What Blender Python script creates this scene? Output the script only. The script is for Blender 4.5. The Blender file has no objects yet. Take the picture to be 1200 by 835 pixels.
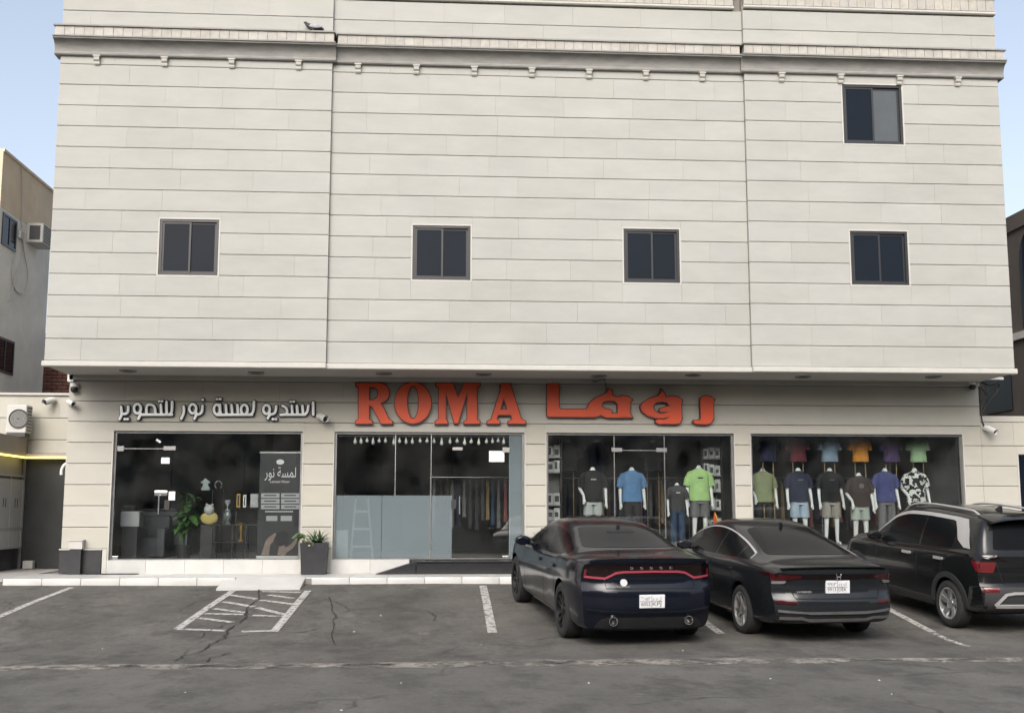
import bpy, bmesh, math, random
import numpy as np
from mathutils import Vector, Matrix
from mathutils.bvhtree import BVHTree
from mathutils.geometry import tessellate_polygon

random.seed(7)
SC = bpy.context.scene
COL = SC.collection
rad = math.radians

# ------------------------------------------------------------------ camera
CAM_H, YAW, PITCH, FPX = 1.70, rad(3.8), math.atan(182.5 / 1350), 1350.0
cam_data = bpy.data.cameras.new('camera')
cam_data.sensor_fit = 'HORIZONTAL'
cam_data.sensor_width = 36.0
cam_data.lens = 36.0 * FPX / 1200.0
cam_data.clip_start, cam_data.clip_end = 0.1, 2000.0
cam = bpy.data.objects.new('camera', cam_data)
COL.objects.link(cam)
cam.location = (0, 0, CAM_H)
cam.rotation_euler = (math.pi / 2 + PITCH, 0, -YAW)
SC.camera = cam

# ------------------------------------------------------------------ sky, sun, exposure
SUN_EL, SUN_AZ = rad(37), rad(196)          # azimuth clockwise from +Y: behind the camera
world = bpy.data.worlds.new('World')
SC.world = world
world.use_nodes = True
wn, wl = world.node_tree.nodes, world.node_tree.links
wn.clear()
sky = wn.new('ShaderNodeTexSky')
sky.sky_type = 'NISHITA'
sky.sun_disc = False
sky.sun_elevation = SUN_EL
sky.sun_rotation = SUN_AZ
sky.altitude = 50
sky.air_density = 1.0
sky.dust_density = 4.5
sky.ozone_density = 1.0
bg = wn.new('ShaderNodeBackground')
bg.inputs['Strength'].default_value = 0.15
wo = wn.new('ShaderNodeOutputWorld')
haz = wn.new('ShaderNodeHueSaturation')              # hazy, washed-out Gulf sky
haz.inputs['Saturation'].default_value = 0.62
haz.inputs['Value'].default_value = 1.22
wl.new(sky.outputs[0], haz.inputs['Color'])
wl.new(haz.outputs[0], bg.inputs['Color'])
wl.new(bg.outputs[0], wo.inputs['Surface'])
sun_d = bpy.data.lights.new('sun', 'SUN')
sun_d.energy = 1.3
sun_d.angle = rad(42)
sun_d.color = (1.0, 0.975, 0.94)
sun_o = bpy.data.objects.new('sun', sun_d)
COL.objects.link(sun_o)
sdir = Vector((math.sin(SUN_AZ) * math.cos(SUN_EL), math.cos(SUN_AZ) * math.cos(SUN_EL), math.sin(SUN_EL)))
sun_o.rotation_euler = (-sdir).to_track_quat('-Z', 'Y').to_euler()
sun_o.location = sdir * 60
SC.view_settings.view_transform = 'Standard'
SC.view_settings.look = 'None'
SC.view_settings.gamma = 1
SC.view_settings.use_curve_mapping = False
SC.view_settings.exposure = 0.52
SC.cycles.max_bounces = 8
SC.cycles.transparent_max_bounces = 12
SC.cycles.caustics_reflective = False
SC.cycles.caustics_refractive = False

# ------------------------------------------------------------------ measuring: a point seen in the photograph on a plane of known depth
_R = Vector((math.cos(YAW), -math.sin(YAW), 0))
_FH = Vector((math.sin(YAW), math.cos(YAW), 0))
_F = _FH * math.cos(PITCH) + Vector((0, 0, math.sin(PITCH)))
_U = -_FH * math.sin(PITCH) + Vector((0, 0, math.cos(PITCH)))
def at(px, py, Y=None, X=None, Z=None):
    d = _F + _R * ((px - 600) / FPX) + _U * ((417.5 - py) / FPX)
    c = Vector((0, 0, CAM_H))
    k = Y / d.y if Y is not None else X / d.x if X is not None else (Z - CAM_H) / d.z
    return c + d * k

# ------------------------------------------------------------------ mesh helpers
class MB:
    def __init__(s): s.v, s.f, s.m, s.cur = [], [], [], 0
    def add(s, vs, fs):
        o = len(s.v); s.v += [tuple(p) for p in vs]
        for f in fs: s.f.append([i + o for i in f]); s.m.append(s.cur)
        return s
    def box(s, x0, x1, y0, y1, z0, z1):
        if x0 > x1: x0, x1 = x1, x0
        if y0 > y1: y0, y1 = y1, y0
        if z0 > z1: z0, z1 = z1, z0
        return s.add([(x0,y0,z0),(x1,y0,z0),(x1,y1,z0),(x0,y1,z0),(x0,y0,z1),(x1,y0,z1),(x1,y1,z1),(x0,y1,z1)],
                     [(0,3,2,1),(4,5,6,7),(0,1,5,4),(1,2,6,5),(2,3,7,6),(3,0,4,7)])
    def cbox(s, x0, x1, y0, y1, z0, z1, c=0.01):
        """box with chamfered edges"""
        bm = bmesh.new()
        bmesh.ops.create_cube(bm, size=1)
        for v in bm.verts:
            v.co = Vector(((x0+x1)/2 + v.co.x*(x1-x0), (y0+y1)/2 + v.co.y*(y1-y0), (z0+z1)/2 + v.co.z*(z1-z0)))
        bmesh.ops.bevel(bm, geom=bm.edges[:], offset=c, segments=2, profile=0.5, affect='EDGES')
        bm.verts.index_update()
        s.add([v.co for v in bm.verts], [[v.index for v in f.verts] for f in bm.faces]); bm.free()
        return s
    def prof(s, pts, x0, x1):
        """(y, z) profile extruded along x"""
        n = len(pts)
        vs = [(x0, y, z) for y, z in pts] + [(x1, y, z) for y, z in pts]
        return s.add(vs, [(i, i+n, (i+1) % n + n, (i+1) % n) for i in range(n)] + [tuple(range(n)), tuple(range(2*n-1, n-1, -1))])
    def loft(s, rings, cap=True, closed=True):
        n = len(rings[0]); vs = [p for r in rings for p in r]; fs = []
        for i in range(len(rings)-1):
            for j in range(n if closed else n-1):
                k = (j+1) % n
                fs.append((i*n+j, i*n+k, (i+1)*n+k, (i+1)*n+j))
        if cap:
            fs.append(tuple(range(n-1, -1, -1))); fs.append(tuple((len(rings)-1)*n + j for j in range(n)))
        return s.add(vs, fs)
    def tube(s, path, r, n=8, cap=True):
        path = [Vector(p) for p in path]; rs = r if isinstance(r, (list, tuple)) else [r]*len(path)
        up = Vector((0.13, 0.31, 0.94)); rings = []
        for i, p in enumerate(path):
            t = (path[min(i+1, len(path)-1)] - path[max(i-1, 0)]).normalized()
            a = t.cross(up)
            if a.length < 1e-3: a = t.cross(Vector((1, 0, 0)))
            a.normalize(); b = t.cross(a)
            rings.append([p + (a*math.cos(2*math.pi*k/n) + b*math.sin(2*math.pi*k/n))*rs[i] for k in range(n)])
        return s.loft(rings, cap)
    def lathe(s, prof, c=(0,0,0), n=20, axis='z', cap=True):
        rings = []
        for r, h in prof:
            ring = []
            for k in range(n):
                a = 2*math.pi*k/n; u, w = r*math.cos(a), r*math.sin(a)
                ring.append((c[0]+u, c[1]+w, c[2]+h) if axis == 'z' else (c[0]+u, c[1]+h, c[2]+w) if axis == 'y' else (c[0]+h, c[1]+u, c[2]+w))
            rings.append(ring)
        return s.loft(rings, cap)
    def ell(s, c, r, n=14, m=8):
        rings = []
        for i in range(m+1):
            a = -math.pi/2 + math.pi*i/m; cr = max(math.cos(a), 0.02)
            rings.append([(c[0]+r[0]*cr*math.cos(2*math.pi*k/n), c[1]+r[1]*cr*math.sin(2*math.pi*k/n), c[2]+r[2]*math.sin(a)) for k in range(n)])
        return s.loft(rings)
    def mesh(s, name, smooth=None):
        me = bpy.data.meshes.new(name); me.from_pydata(s.v, [], s.f)
        if len(set(s.m)) > 1:
            for i, p in enumerate(me.polygons): p.material_index = s.m[i]
        fix(me, smooth)
        return me

def fix(me, smooth=None):
    bm = bmesh.new(); bm.from_mesh(me)
    bmesh.ops.recalc_face_normals(bm, faces=bm.faces)
    bm.to_mesh(me); bm.free()
    if smooth is not None:
        for p in me.polygons: p.use_smooth = True
        me.set_sharp_from_angle(angle=rad(smooth))

def tag(o, label=None, cat=None, group=None, kind=None):
    if label: o['label'] = label
    if cat: o['category'] = cat
    if group: o['group'] = group
    if kind: o['kind'] = kind
    return o
def obj(name, mb, mats, parent=None, smooth=None, local=False):
    """one mesh object; world coordinates are kept under a parent unless local"""
    me = mb.mesh(name, smooth) if isinstance(mb, MB) else mb
    for m in (mats if isinstance(mats, (list, tuple)) else [mats]): me.materials.append(M[m])
    o = bpy.data.objects.new(name, me); COL.objects.link(o)
    if parent is not None:
        o.parent = parent
        if not local: o.matrix_parent_inverse = pmat(parent).inverted()
    return o
def pmat(p):
    m = Matrix.LocRotScale(p.location, p.rotation_euler, p.scale)
    return m if p.parent is None else pmat(p.parent) @ p.matrix_parent_inverse @ m
def thing(name, label, cat, loc=(0, 0, 0), group=None, rz=0.0):
    o = bpy.data.objects.new(name, None); COL.objects.link(o)
    o.empty_display_size = 0.2; o.location = loc; o.rotation_euler = (0, 0, rz)
    return tag(o, label, cat, group)
def copy_tree(o, parent=None):
    c = o.copy(); COL.objects.link(c)
    if parent is not None: c.parent = parent
    for ch in list(o.children): copy_tree(ch, c)
    return c
def textmesh(body, size, extrude=0.002, align='CENTER', shear=0, spacing=1.0):
    cu = bpy.data.curves.new('text', 'FONT'); cu.body = body; cu.size = size; cu.extrude = extrude
    cu.align_x = align; cu.align_y = 'CENTER'; cu.shear = shear; cu.resolution_u = 3; cu.space_character = spacing
    o = bpy.data.objects.new('text', cu); COL.objects.link(o)
    bpy.context.view_layer.update()
    me = bpy.data.meshes.new_from_object(o.evaluated_get(bpy.context.evaluated_depsgraph_get()))
    bpy.data.objects.remove(o); bpy.data.curves.remove(cu)
    return me
def place_text(name, body, size, loc, rot, mat, parent, extrude=0.002, local=False, width=None, **k):
    me = textmesh(body, size, extrude, **k)
    xs = [v.co.x for v in me.vertices]
    sc = width / (max(xs) - min(xs)) if width else 1.0
    me.transform(Matrix.Translation(loc) @ rot.to_4x4() @ Matrix.Diagonal((sc, 1, 1, 1)))
    me.materials.clear()
    return obj(name, me, mat, parent, local=local)
FACE = Matrix.Rotation(math.pi/2, 3, 'X')          # text standing up, facing -Y

# ------------------------------------------------------------------ materials
M = {}
def mat(name, col, rough=0.6, metal=0.0, var=0.0, scale=4.0, bump=0.0, bscale=40.0, rnd=0.0, spec=0.5, coat=0.0, stretch=(1, 1, 1), col2=None, emit=None, alpha=None, trans=0.0):
    m = bpy.data.materials.new(name); m.use_nodes = True; M[name] = m
    n, l = m.node_tree.nodes, m.node_tree.links
    b = n['Principled BSDF']
    b.inputs['Base Color'].default_value = (*col, 1); b.inputs['Roughness'].default_value = rough
    b.inputs['Metallic'].default_value = metal; b.inputs['Specular IOR Level'].default_value = spec
    b.inputs['Coat Weight'].default_value = coat; b.inputs['Coat Roughness'].default_value = 0.06
    if emit: b.inputs['Emission Color'].default_value = (*emit[0], 1); b.inputs['Emission Strength'].default_value = emit[1]
    if trans: b.inputs['Transmission Weight'].default_value = trans
    out = None
    if var or rnd or bump or col2:
        tc = n.new('ShaderNodeTexCoord'); mp = n.new('ShaderNodeMapping'); mp.inputs['Scale'].default_value = stretch
        l.new(tc.outputs['Object'], mp.inputs['Vector'])
    if var or col2:
        nz = n.new('ShaderNodeTexNoise'); nz.inputs['Scale'].default_value = scale; nz.inputs['Detail'].default_value = 6; nz.inputs['Roughness'].default_value = 0.65
        l.new(mp.outputs[0], nz.inputs['Vector'])
        mx = n.new('ShaderNodeMix'); mx.data_type = 'RGBA'
        c2 = col2 or tuple(c*(1-var) for c in col)
        mx.inputs['A'].default_value = (*c2, 1); mx.inputs['B'].default_value = (*[min(1, c*(1+var)) for c in col], 1)
        cr = n.new('ShaderNodeMapRange'); cr.inputs['From Min'].default_value = 0.3; cr.inputs['From Max'].default_value = 0.7
        l.new(nz.outputs['Fac'], cr.inputs['Value']); l.new(cr.outputs[0], mx.inputs['Factor'])
        out = mx.outputs['Result']
        rr = n.new('ShaderNodeMapRange'); rr.inputs['To Min'].default_value = max(0, rough-0.08); rr.inputs['To Max'].default_value = min(1, rough+0.08)
        l.new(nz.outputs['Fac'], rr.inputs['Value']); l.new(rr.outputs[0], b.inputs['Roughness'])
    if rnd:
        oi = n.new('ShaderNodeObjectInfo'); mr = n.new('ShaderNodeMapRange')
        mr.inputs['To Min'].default_value = 1-rnd; mr.inputs['To Max'].default_value = 1+rnd
        l.new(oi.outputs['Random'], mr.inputs['Value'])
        hs = n.new('ShaderNodeHueSaturation')
        if out: l.new(out, hs.inputs['Color'])
        else: hs.inputs['Color'].default_value = (*col, 1)
        l.new(mr.outputs[0], hs.inputs['Value'])
        mr2 = n.new('ShaderNodeMapRange'); mr2.inputs['To Min'].default_value = 0.8; mr2.inputs['To Max'].default_value = 1.2
        wn_ = n.new('ShaderNodeTexWhiteNoise'); wn_.noise_dimensions = '1D'; l.new(oi.outputs['Random'], wn_.inputs['W'])
        l.new(wn_.outputs['Value'], mr2.inputs['Value']); l.new(mr2.outputs[0], hs.inputs['Saturation'])
        out = hs.outputs[0]
    if out: l.new(out, b.inputs['Base Color'])
    if bump:
        nb = n.new('ShaderNodeTexNoise'); nb.inputs['Scale'].default_value = bscale; nb.inputs['Detail'].default_value = 4
        l.new(mp.outputs[0], nb.inputs['Vector'])
        bp = n.new('ShaderNodeBump'); bp.inputs['Strength'].default_value = bump; bp.inputs['Distance'].default_value = 0.01
        l.new(nb.outputs['Fac'], bp.inputs['Height']); l.new(bp.outputs[0], b.inputs['Normal'])
    return m

def glass_mat(name, tint, ior=1.45, rough=0.0, film=None, dirt=0.02):
    """thin pane: a tinted see-through sheet with a mirror reflection, optional milky film"""
    m = bpy.data.materials.new(name); m.use_nodes = True; M[name] = m
    n, l = m.node_tree.nodes, m.node_tree.links; n.clear()
    o = n.new('ShaderNodeOutputMaterial'); t = n.new('ShaderNodeBsdfTransparent'); t.inputs[0].default_value = (*tint, 1)
    g = n.new('ShaderNodeBsdfGlossy'); g.inputs['Roughness'].default_value = rough
    fr = n.new('ShaderNodeFresnel'); fr.inputs['IOR'].default_value = ior
    mx = n.new('ShaderNodeMixShader'); l.new(fr.outputs[0], mx.inputs[0])
    base = t.outputs[0]
    d = n.new('ShaderNodeBsdfDiffuse'); d.inputs[0].default_value = (*(film[0] if film else (0.5, 0.5, 0.48)), 1)
    m2 = n.new('ShaderNodeMixShader'); m2.inputs[0].default_value = film[1] if film else dirt
    if not film:
        tc = n.new('ShaderNodeTexCoord'); nz = n.new('ShaderNodeTexNoise'); nz.inputs['Scale'].default_value = 2.5; nz.inputs['Detail'].default_value = 6
        l.new(tc.outputs['Object'], nz.inputs['Vector'])
        mr = n.new('ShaderNodeMapRange'); mr.inputs['From Min'].default_value = 0.35; mr.inputs['From Max'].default_value = 0.75
        mr.inputs['To Min'].default_value = 0; mr.inputs['To Max'].default_value = dirt*2
        l.new(nz.outputs['Fac'], mr.inputs['Value']); l.new(mr.outputs[0], m2.inputs[0])
    l.new(t.outputs[0], m2.inputs[1]); l.new(d.outputs[0], m2.inputs[2])
    l.new(m2.outputs[0], mx.inputs[1]); l.new(g.outputs[0], mx.inputs[2]); l.new(mx.outputs[0], o.inputs[0])
    return m

mat('stone', (0.334, 0.3335, 0.3125), 0.7, var=0.075, scale=1.6, bump=0.12, bscale=60, rnd=0.032, stretch=(0.6, 1, 1.6))
mat('stone_low', (0.395, 0.380, 0.335), 0.65, var=0.05, scale=2.5, bump=0.1, bscale=60, rnd=0.025, stretch=(0.6, 1, 1.6))
mat('stone_trim', (0.43, 0.42, 0.388), 0.65, var=0.06, scale=5, bump=0.08)
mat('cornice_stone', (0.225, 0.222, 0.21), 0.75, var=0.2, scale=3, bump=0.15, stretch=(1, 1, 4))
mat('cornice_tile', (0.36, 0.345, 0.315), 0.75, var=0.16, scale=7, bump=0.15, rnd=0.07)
mat('joint', (0.19, 0.18, 0.16), 0.9)
mat('soffit', (0.40, 0.39, 0.365), 0.8, var=0.06, scale=1.2, bump=0.08, bscale=25)
mat('white_metal', (0.48, 0.48, 0.47), 0.4, var=0.05)
mat('marble', (0.47, 0.468, 0.45), 0.35, var=0.09, scale=2.5, bump=0.04, rnd=0.05)
mat('pave_grey', (0.36, 0.35, 0.335), 0.5, var=0.12, scale=3, rnd=0.06)
mat('black_granite', (0.018, 0.018, 0.02), 0.22, var=0.5, scale=60)
mat('grey_skirt', (0.02, 0.02, 0.023), 0.45, var=0.25, scale=8)
mat('dark_frame', (0.010, 0.011, 0.014), 0.38, var=0.15)
mat('alu', (0.25, 0.25, 0.25), 0.35, metal=0.8, var=0.15)
mat('steel', (0.62, 0.62, 0.61), 0.25, metal=1.0)
mat('window_tint', (0.007, 0.011, 0.018), 0.05, spec=0.1, var=0.1, scale=1.5)
mat('window_net', (0.05, 0.06, 0.07), 0.5, var=0.15, scale=3)
glass_mat('shop_glass', (0.955, 0.975, 0.975), 1.5, dirt=0.012)
glass_mat('frost_glass', (0.90, 0.93, 0.94), 1.45, film=((0.29, 0.35, 0.375), 0.36))
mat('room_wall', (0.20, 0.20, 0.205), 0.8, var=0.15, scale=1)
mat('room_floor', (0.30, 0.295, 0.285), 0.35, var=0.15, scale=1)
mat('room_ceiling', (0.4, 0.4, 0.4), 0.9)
mat('black_matte', (0.012, 0.012, 0.013), 0.6)
mat('black_plastic', (0.02, 0.02, 0.021), 0.5, var=0.2, scale=20)
mat('white_plastic', (0.62, 0.62, 0.60), 0.4)
mat('paper', (0.78, 0.78, 0.76), 0.7)
# ================================================================== the setting
Y_UP, Y_MID, Y_SHOP = 20.95, 21.03, 22.45       # upper wall (sides), upper wall (recessed middle), shop wall
XL, XR, XA, XB = -7.0, 10.92, -2.0, 5.88
Z_SOF = 4.33
Z_PAVE = 0.555

def lot_z(y):
    return float(np.interp(y, [-300, 13.4, 15.3, 16.2, 18.8, 21.2], [0, 0, 0.01, 0.06, 0.275, 0.44]))

def asphalt(name, base, light, seed, patch=0.5):
    m = bpy.data.materials.new(name); m.use_nodes = True; M[name] = m
    n, l = m.node_tree.nodes, m.node_tree.links; b = n['Principled BSDF']
    tc = n.new('ShaderNodeTexCoord')
    def noise(sc, det=5, st=(1, 1, 1), ro=0.6, off=0):
        mp = n.new('ShaderNodeMapping'); mp.inputs['Scale'].default_value = st; mp.inputs['Location'].default_value = (seed+off, off*2, 0)
        l.new(tc.outputs['Object'], mp.inputs['Vector'])
        z = n.new('ShaderNodeTexNoise'); z.inputs['Scale'].default_value = sc; z.inputs['Detail'].default_value = det; z.inputs['Roughness'].default_value = ro
        l.new(mp.outputs[0], z.inputs['Vector']); return z.outputs['Fac']
    def rng(s, a, c, lo=0, hi=1):
        r = n.new('ShaderNodeMapRange'); r.inputs['From Min'].default_value = a; r.inputs['From Max'].default_value = c
        r.inputs['To Min'].default_value = lo; r.inputs['To Max'].default_value = hi; l.new(s, r.inputs['Value']); return r.outputs[0]
    def mixc(f, a, c, mode='MIX'):
        x = n.new('ShaderNodeMix'); x.data_type = 'RGBA'; x.blend_type = mode
        for k, v in (('A', a), ('B', c)):
            if isinstance(v, tuple): x.inputs[k].default_value = (*v, 1)
            else: l.new(v, x.inputs[k])
        if isinstance(f, float): x.inputs['Factor'].default_value = f
        else: l.new(f, x.inputs['Factor'])
        return x.outputs['Result']
    c = mixc(rng(noise(0.7, 9, (1.0, 0.6, 1), 0.7), 0.36, 0.64), base, light)                 # broad dusty and dark areas
    c = mixc(rng(noise(1.5, 9, (1.0, 0.55, 1), 0.74, 3), 0.49, 0.62, 0, 0.85), c, tuple(x*0.5 for x in base))   # oil and damp stains
    c = mixc(rng(noise(2.4, 9, (1.0, 0.7, 1), 0.8, 9), 0.56, 0.70, 0, 0.5*patch*2), c, tuple(min(1, x*1.7) for x in light))   # pale scuffs
    vo = n.new('ShaderNodeTexVoronoi'); vo.inputs['Scale'].default_value = 130; l.new(tc.outputs['Object'], vo.inputs['Vector'])
    c = mixc(rng(vo.outputs['Distance'], 0.0, 0.7, 0.45, 0.0), c, (0.20, 0.19, 0.175))      # aggregate
    c = mixc(rng(noise(16, 6, ro=0.85, off=7), 0.42, 0.66, 0.0, 0.42), c, tuple(x*0.5 for x in base))
    c = mixc(rng(noise(70, 3, ro=0.8, off=5), 0.4, 0.75, 0.0, 0.55), c, tuple(x*0.45 for x in base))
    # cracks
    w = n.new('ShaderNodeTexNoise'); w.inputs['Scale'].default_value = 1.1; w.inputs['Detail'].default_value = 8; l.new(tc.outputs['Object'], w.inputs['Vector'])
    vm = n.new('ShaderNodeVectorMath'); vm.operation = 'MULTIPLY_ADD'; vm.inputs[1].default_value = (0.9, 0.9, 0)
    l.new(w.outputs['Color'], vm.inputs[0]); l.new(tc.outputs['Object'], vm.inputs[2])
    v2 = n.new('ShaderNodeTexVoronoi'); v2.feature = 'DISTANCE_TO_EDGE'; v2.inputs['Scale'].default_value = 0.42; l.new(vm.outputs[0], v2.inputs['Vector'])
    ck = rng(v2.outputs['Distance'], 0.0, 0.012, 1, 0)
    mk = n.new('ShaderNodeMath'); mk.operation = 'MULTIPLY'; l.new(ck, mk.inputs[0]); l.new(rng(noise(0.7, 3, off=13), 0.5, 0.6, 0, 0.8), mk.inputs[1])
    c = mixc(mk.outputs[0], c, tuple(x*0.3 for x in base))
    l.new(c, b.inputs['Base Color'])
    l.new(rng(noise(3, 5, off=2), 0.3, 0.7, 0.72, 0.95), b.inputs['Roughness'])
    bp = n.new('ShaderNodeBump'); bp.inputs['Strength'].default_value = 0.5; bp.inputs['Distance'].default_value = 0.012
    ad = n.new('ShaderNodeMath'); ad.operation = 'SUBTRACT'
    l.new(noise(90, 4, ro=0.7, off=1), ad.inputs[0]); l.new(mk.outputs[0], ad.inputs[1])
    l.new(ad.outputs[0], bp.inputs['Height']); l.new(bp.outputs[0], b.inputs['Normal'])
asphalt('asphalt_lot', (0.060, 0.057, 0.050), (0.135, 0.127, 0.111), 3.0, 0.6)
asphalt('asphalt_road', (0.078, 0.075, 0.067), (0.132, 0.126, 0.113), 11.0, 0.35)

def paint_mat(name, col, wear):
    m = mat(name, col, 0.75, var=0.12, scale=9)
    n, l = m.node_tree.nodes, m.node_tree.links
    b = n['Principled BSDF']; o = n['Material Output']
    tc = n.new('ShaderNodeTexCoord'); nz = n.new('ShaderNodeTexNoise'); nz.inputs['Scale'].default_value = 14; nz.inputs['Detail'].default_value = 8; nz.inputs['Roughness'].default_value = 0.75
    l.new(tc.outputs['Object'], nz.inputs['Vector'])
    mr = n.new('ShaderNodeMapRange'); mr.inputs['From Min'].default_value = wear; mr.inputs['From Max'].default_value = wear+0.1
    l.new(nz.outputs['Fac'], mr.inputs['Value']); l.new(mr.outputs[0], b.inputs['Alpha'])
paint_mat('line_paint', (0.42, 0.41, 0.385), 0.40)
paint_mat('line_paint_hatch', (0.42, 0.41, 0.385), 0.39)
paint_mat('line_paint_worn', (0.50, 0.48, 0.45), 0.44)
mat('gutter', (0.24, 0.22, 0.19), 0.9, var=0.2, scale=3.5, bump=0.8, bscale=40, col2=(0.085, 0.08, 0.072))
_g = M['gutter'].node_tree
_tc = _g.nodes.new('ShaderNodeTexCoord'); _nz = _g.nodes.new('ShaderNodeTexNoise'); _nz.inputs['Scale'].default_value = 2.2; _nz.inputs['Detail'].default_value = 9; _nz.inputs['Roughness'].default_value = 0.75
_mr = _g.nodes.new('ShaderNodeMapRange'); _mr.inputs['From Min'].default_value = 0.42; _mr.inputs['From Max'].default_value = 0.56
_g.links.new(_tc.outputs['Object'], _nz.inputs['Vector']); _g.links.new(_nz.outputs['Fac'], _mr.inputs['Value']); _g.links.new(_mr.outputs[0], _g.nodes['Principled BSDF'].inputs['Alpha'])
mat('ground', (0.16, 0.14, 0.115), 0.95, var=0.2, scale=0.3)

g = MB(); g.add([(-400, -400, -0.03), (400, -400, -0.03), (400, 600, -0.03), (-400, 600, -0.03)], [(0, 1, 2, 3)])
tag(obj('ground', g, 'ground'), kind='structure')
g = MB(); g.add([(-150, -14, 0), (150, -14, 0), (150, 13.46, 0), (-150, 13.46, 0)], [(0, 1, 2, 3)])
tag(obj('road', g, 'asphalt_road'), kind='structure')
g = MB(); ys = np.linspace(13.4, 21.3, 40); xs = np.linspace(-60, 60, 61)
vs = [(x, y, lot_z(y) + 0.004 + (0.012*math.sin(x*0.9+y*0.7) if y > 14 else 0)) for y in ys for x in xs]
nx = len(xs)
g.add(vs, [(i*nx+j, i*nx+j+1, (i+1)*nx+j+1, (i+1)*nx+j) for i in range(len(ys)-1) for j in range(nx-1)])
lot_me = g.mesh('parking_lot', 40)
lot = tag(obj('parking_lot', lot_me, 'asphalt_lot'), kind='structure')
lot_bvh = BVHTree.FromPolygons([tuple(v.co) for v in lot_me.vertices], [tuple(p.vertices) for p in lot_me.polygons])
def lotz(x, y):
    h = lot_bvh.ray_cast(Vector((x, y, 5)), Vector((0, 0, -1)))
    return h[0].z if h[0] else 0.0
def on_lot(px, py):
    """the point of the car park seen at a pixel"""
    a = at(px, py, Y=1.0); c = Vector((0, 0, CAM_H)); h = lot_bvh.ray_cast(c, (a - c).normalized())
    return h[0]

# broken concrete gutter between road and car park: a worn, patchy strip
rnd = random.Random(5)
g = MB(); n = 400; top, bot = [], []
w1 = w2 = 0.0
for i in range(n+1):
    x = -30 + 60*i/n
    w1 = 0.8*w1 + rnd.uniform(-0.05, 0.05); w2 = 0.8*w2 + rnd.uniform(-0.06, 0.06)
    yy = 13.42 + 0.05*math.sin(x*0.5) + 0.03*math.sin(x*1.7)
    top.append((x, yy + 0.13 + w1, 0.0155)); bot.append((x, yy - 0.20 + w2 - 0.10*max(0, math.sin(x*0.8+1)), 0.003))
mid = [((a[0]), a[1]*0.6+c[1]*0.4, 0.017 + 0.006*rnd.random()) for a, c in zip(top, bot)]
g.loft([bot, mid, top], cap=False, closed=False)
tag(obj('gutter', g, 'gutter'), kind='structure')

def sheet_on_lot(name, poly, mat_, parent=None, lift=0.004):
    """a painted sheet draped over the car park"""
    bm = bmesh.new()
    bm.faces.new([bm.verts.new((x, y, 0)) for x, y in poly])
    y0, y1 = min(p[1] for p in poly), max(p[1] for p in poly)
    y = y0 + 0.12
    while y < y1:
        bmesh.ops.bisect_plane(bm, geom=bm.verts[:]+bm.edges[:]+bm.faces[:], plane_co=(0, y, 0), plane_no=(0, 1, 0)); y += 0.12
    for v in bm.verts: v.co.z = lotz(v.co.x, v.co.y) + lift
    me = bpy.data.meshes.new(name); bm.to_mesh(me); bm.free()
    return obj(name, me, mat_, parent)
def line_between(p, q, w):
    p, q = Vector(p[:2]), Vector(q[:2]); d = (q-p).normalized(); nn = Vector((-d.y, d.x))*w/2
    return [p+nn, p-nn, q-nn, q+nn]
pk = bpy.data.objects.new('bay_markings', None); COL.objects.link(pk); tag(pk, kind='structure')
for a, c, w, mm in (((566, 686), (577, 741), 0.13, 'line_paint'), ((84, 688), (-60, 748), 0.11, 'line_paint'),
                    ((818, 722), (845, 742), 0.12, 'line_paint'), ((1030, 707), (1093, 740), 0.11, 'line_paint'),
                    ((1093, 741), (1135, 757), 0.09, 'line_paint_worn')):
    sheet_on_lot('bay_line', line_between(on_lot(*a), on_lot(*c), w), mm, pk)
hz = bpy.data.objects.new('hatched_markings', None); COL.objects.link(hz); tag(hz, kind='structure')
for a, c in (((276, 690), (208, 737)), ((361, 692), (321, 740)), ((208, 737), (264, 739)), ((283, 740), (321, 739)),
             ((270, 697), (301, 702)), ((262, 705), (297, 711)), ((250, 713), (290, 718)), ((240, 719), (286, 720)), ((233, 724), (272, 729)),
             ((315, 697), (343, 701)), ((305, 703), (345, 708)), ((301, 712), (334, 720)), ((296, 721), (332, 722)), ((307, 693), (352, 694))):
    sheet_on_lot('hatch_line', line_between(on_lot(*a), on_lot(*c), 0.115), 'line_paint_hatch', hz, 0.006 + 0.002*rnd.random())

# long cracks running out of the hatched bay and across the lot
mat('crack', (0.022, 0.020, 0.018), 0.95, var=0.3, scale=20)
for pts, w in (([(304, 690), (302, 703), (290, 714), (288, 722), (279, 731), (268, 738), (262, 748), (243, 757), (234, 764), (214, 769), (203, 776)], 0.05),
               ([(286, 727), (262, 733), (242, 741), (232, 750)], 0.035), ([(268, 765), (247, 771), (240, 777)], 0.05), ([(386, 700), (393, 722), (389, 742), (392, 760)], 0.03), ([(500, 716), (512, 722), (505, 730)], 0.03)):
    P_ = [on_lot(*p_) for p_ in pts]; P_ = [Vector((q.x, q.y)) for q in P_ if q is not None]; fine_ = []
    for a_, c_ in zip(P_[:-1], P_[1:]):
        for k in range(4): fine_.append(a_.lerp(c_, k/4) + Vector((rnd.uniform(-.03, .03), rnd.uniform(-.03, .03))))
    L_, R2 = [], []
    for k, q in enumerate(fine_):
        ww = w*rnd.uniform(0.25, 1.0)*(1-k/len(fine_)*0.5); L_.append((q.x-ww/2, q.y-ww*0.25)); R2.append((q.x+ww/2, q.y+ww*0.25))
    g = MB(); vs = [(x_, y_, lotz(x_, y_)+0.012) for x_, y_ in L_] + [(x_, y_, lotz(x_, y_)+0.012) for x_, y_ in R2]; n_ = len(L_)
    g.add(vs, [(k, k+1, k+1+n_, k+n_) for k in range(n_-1)])
    obj('crack', g, 'crack', lot)

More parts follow.
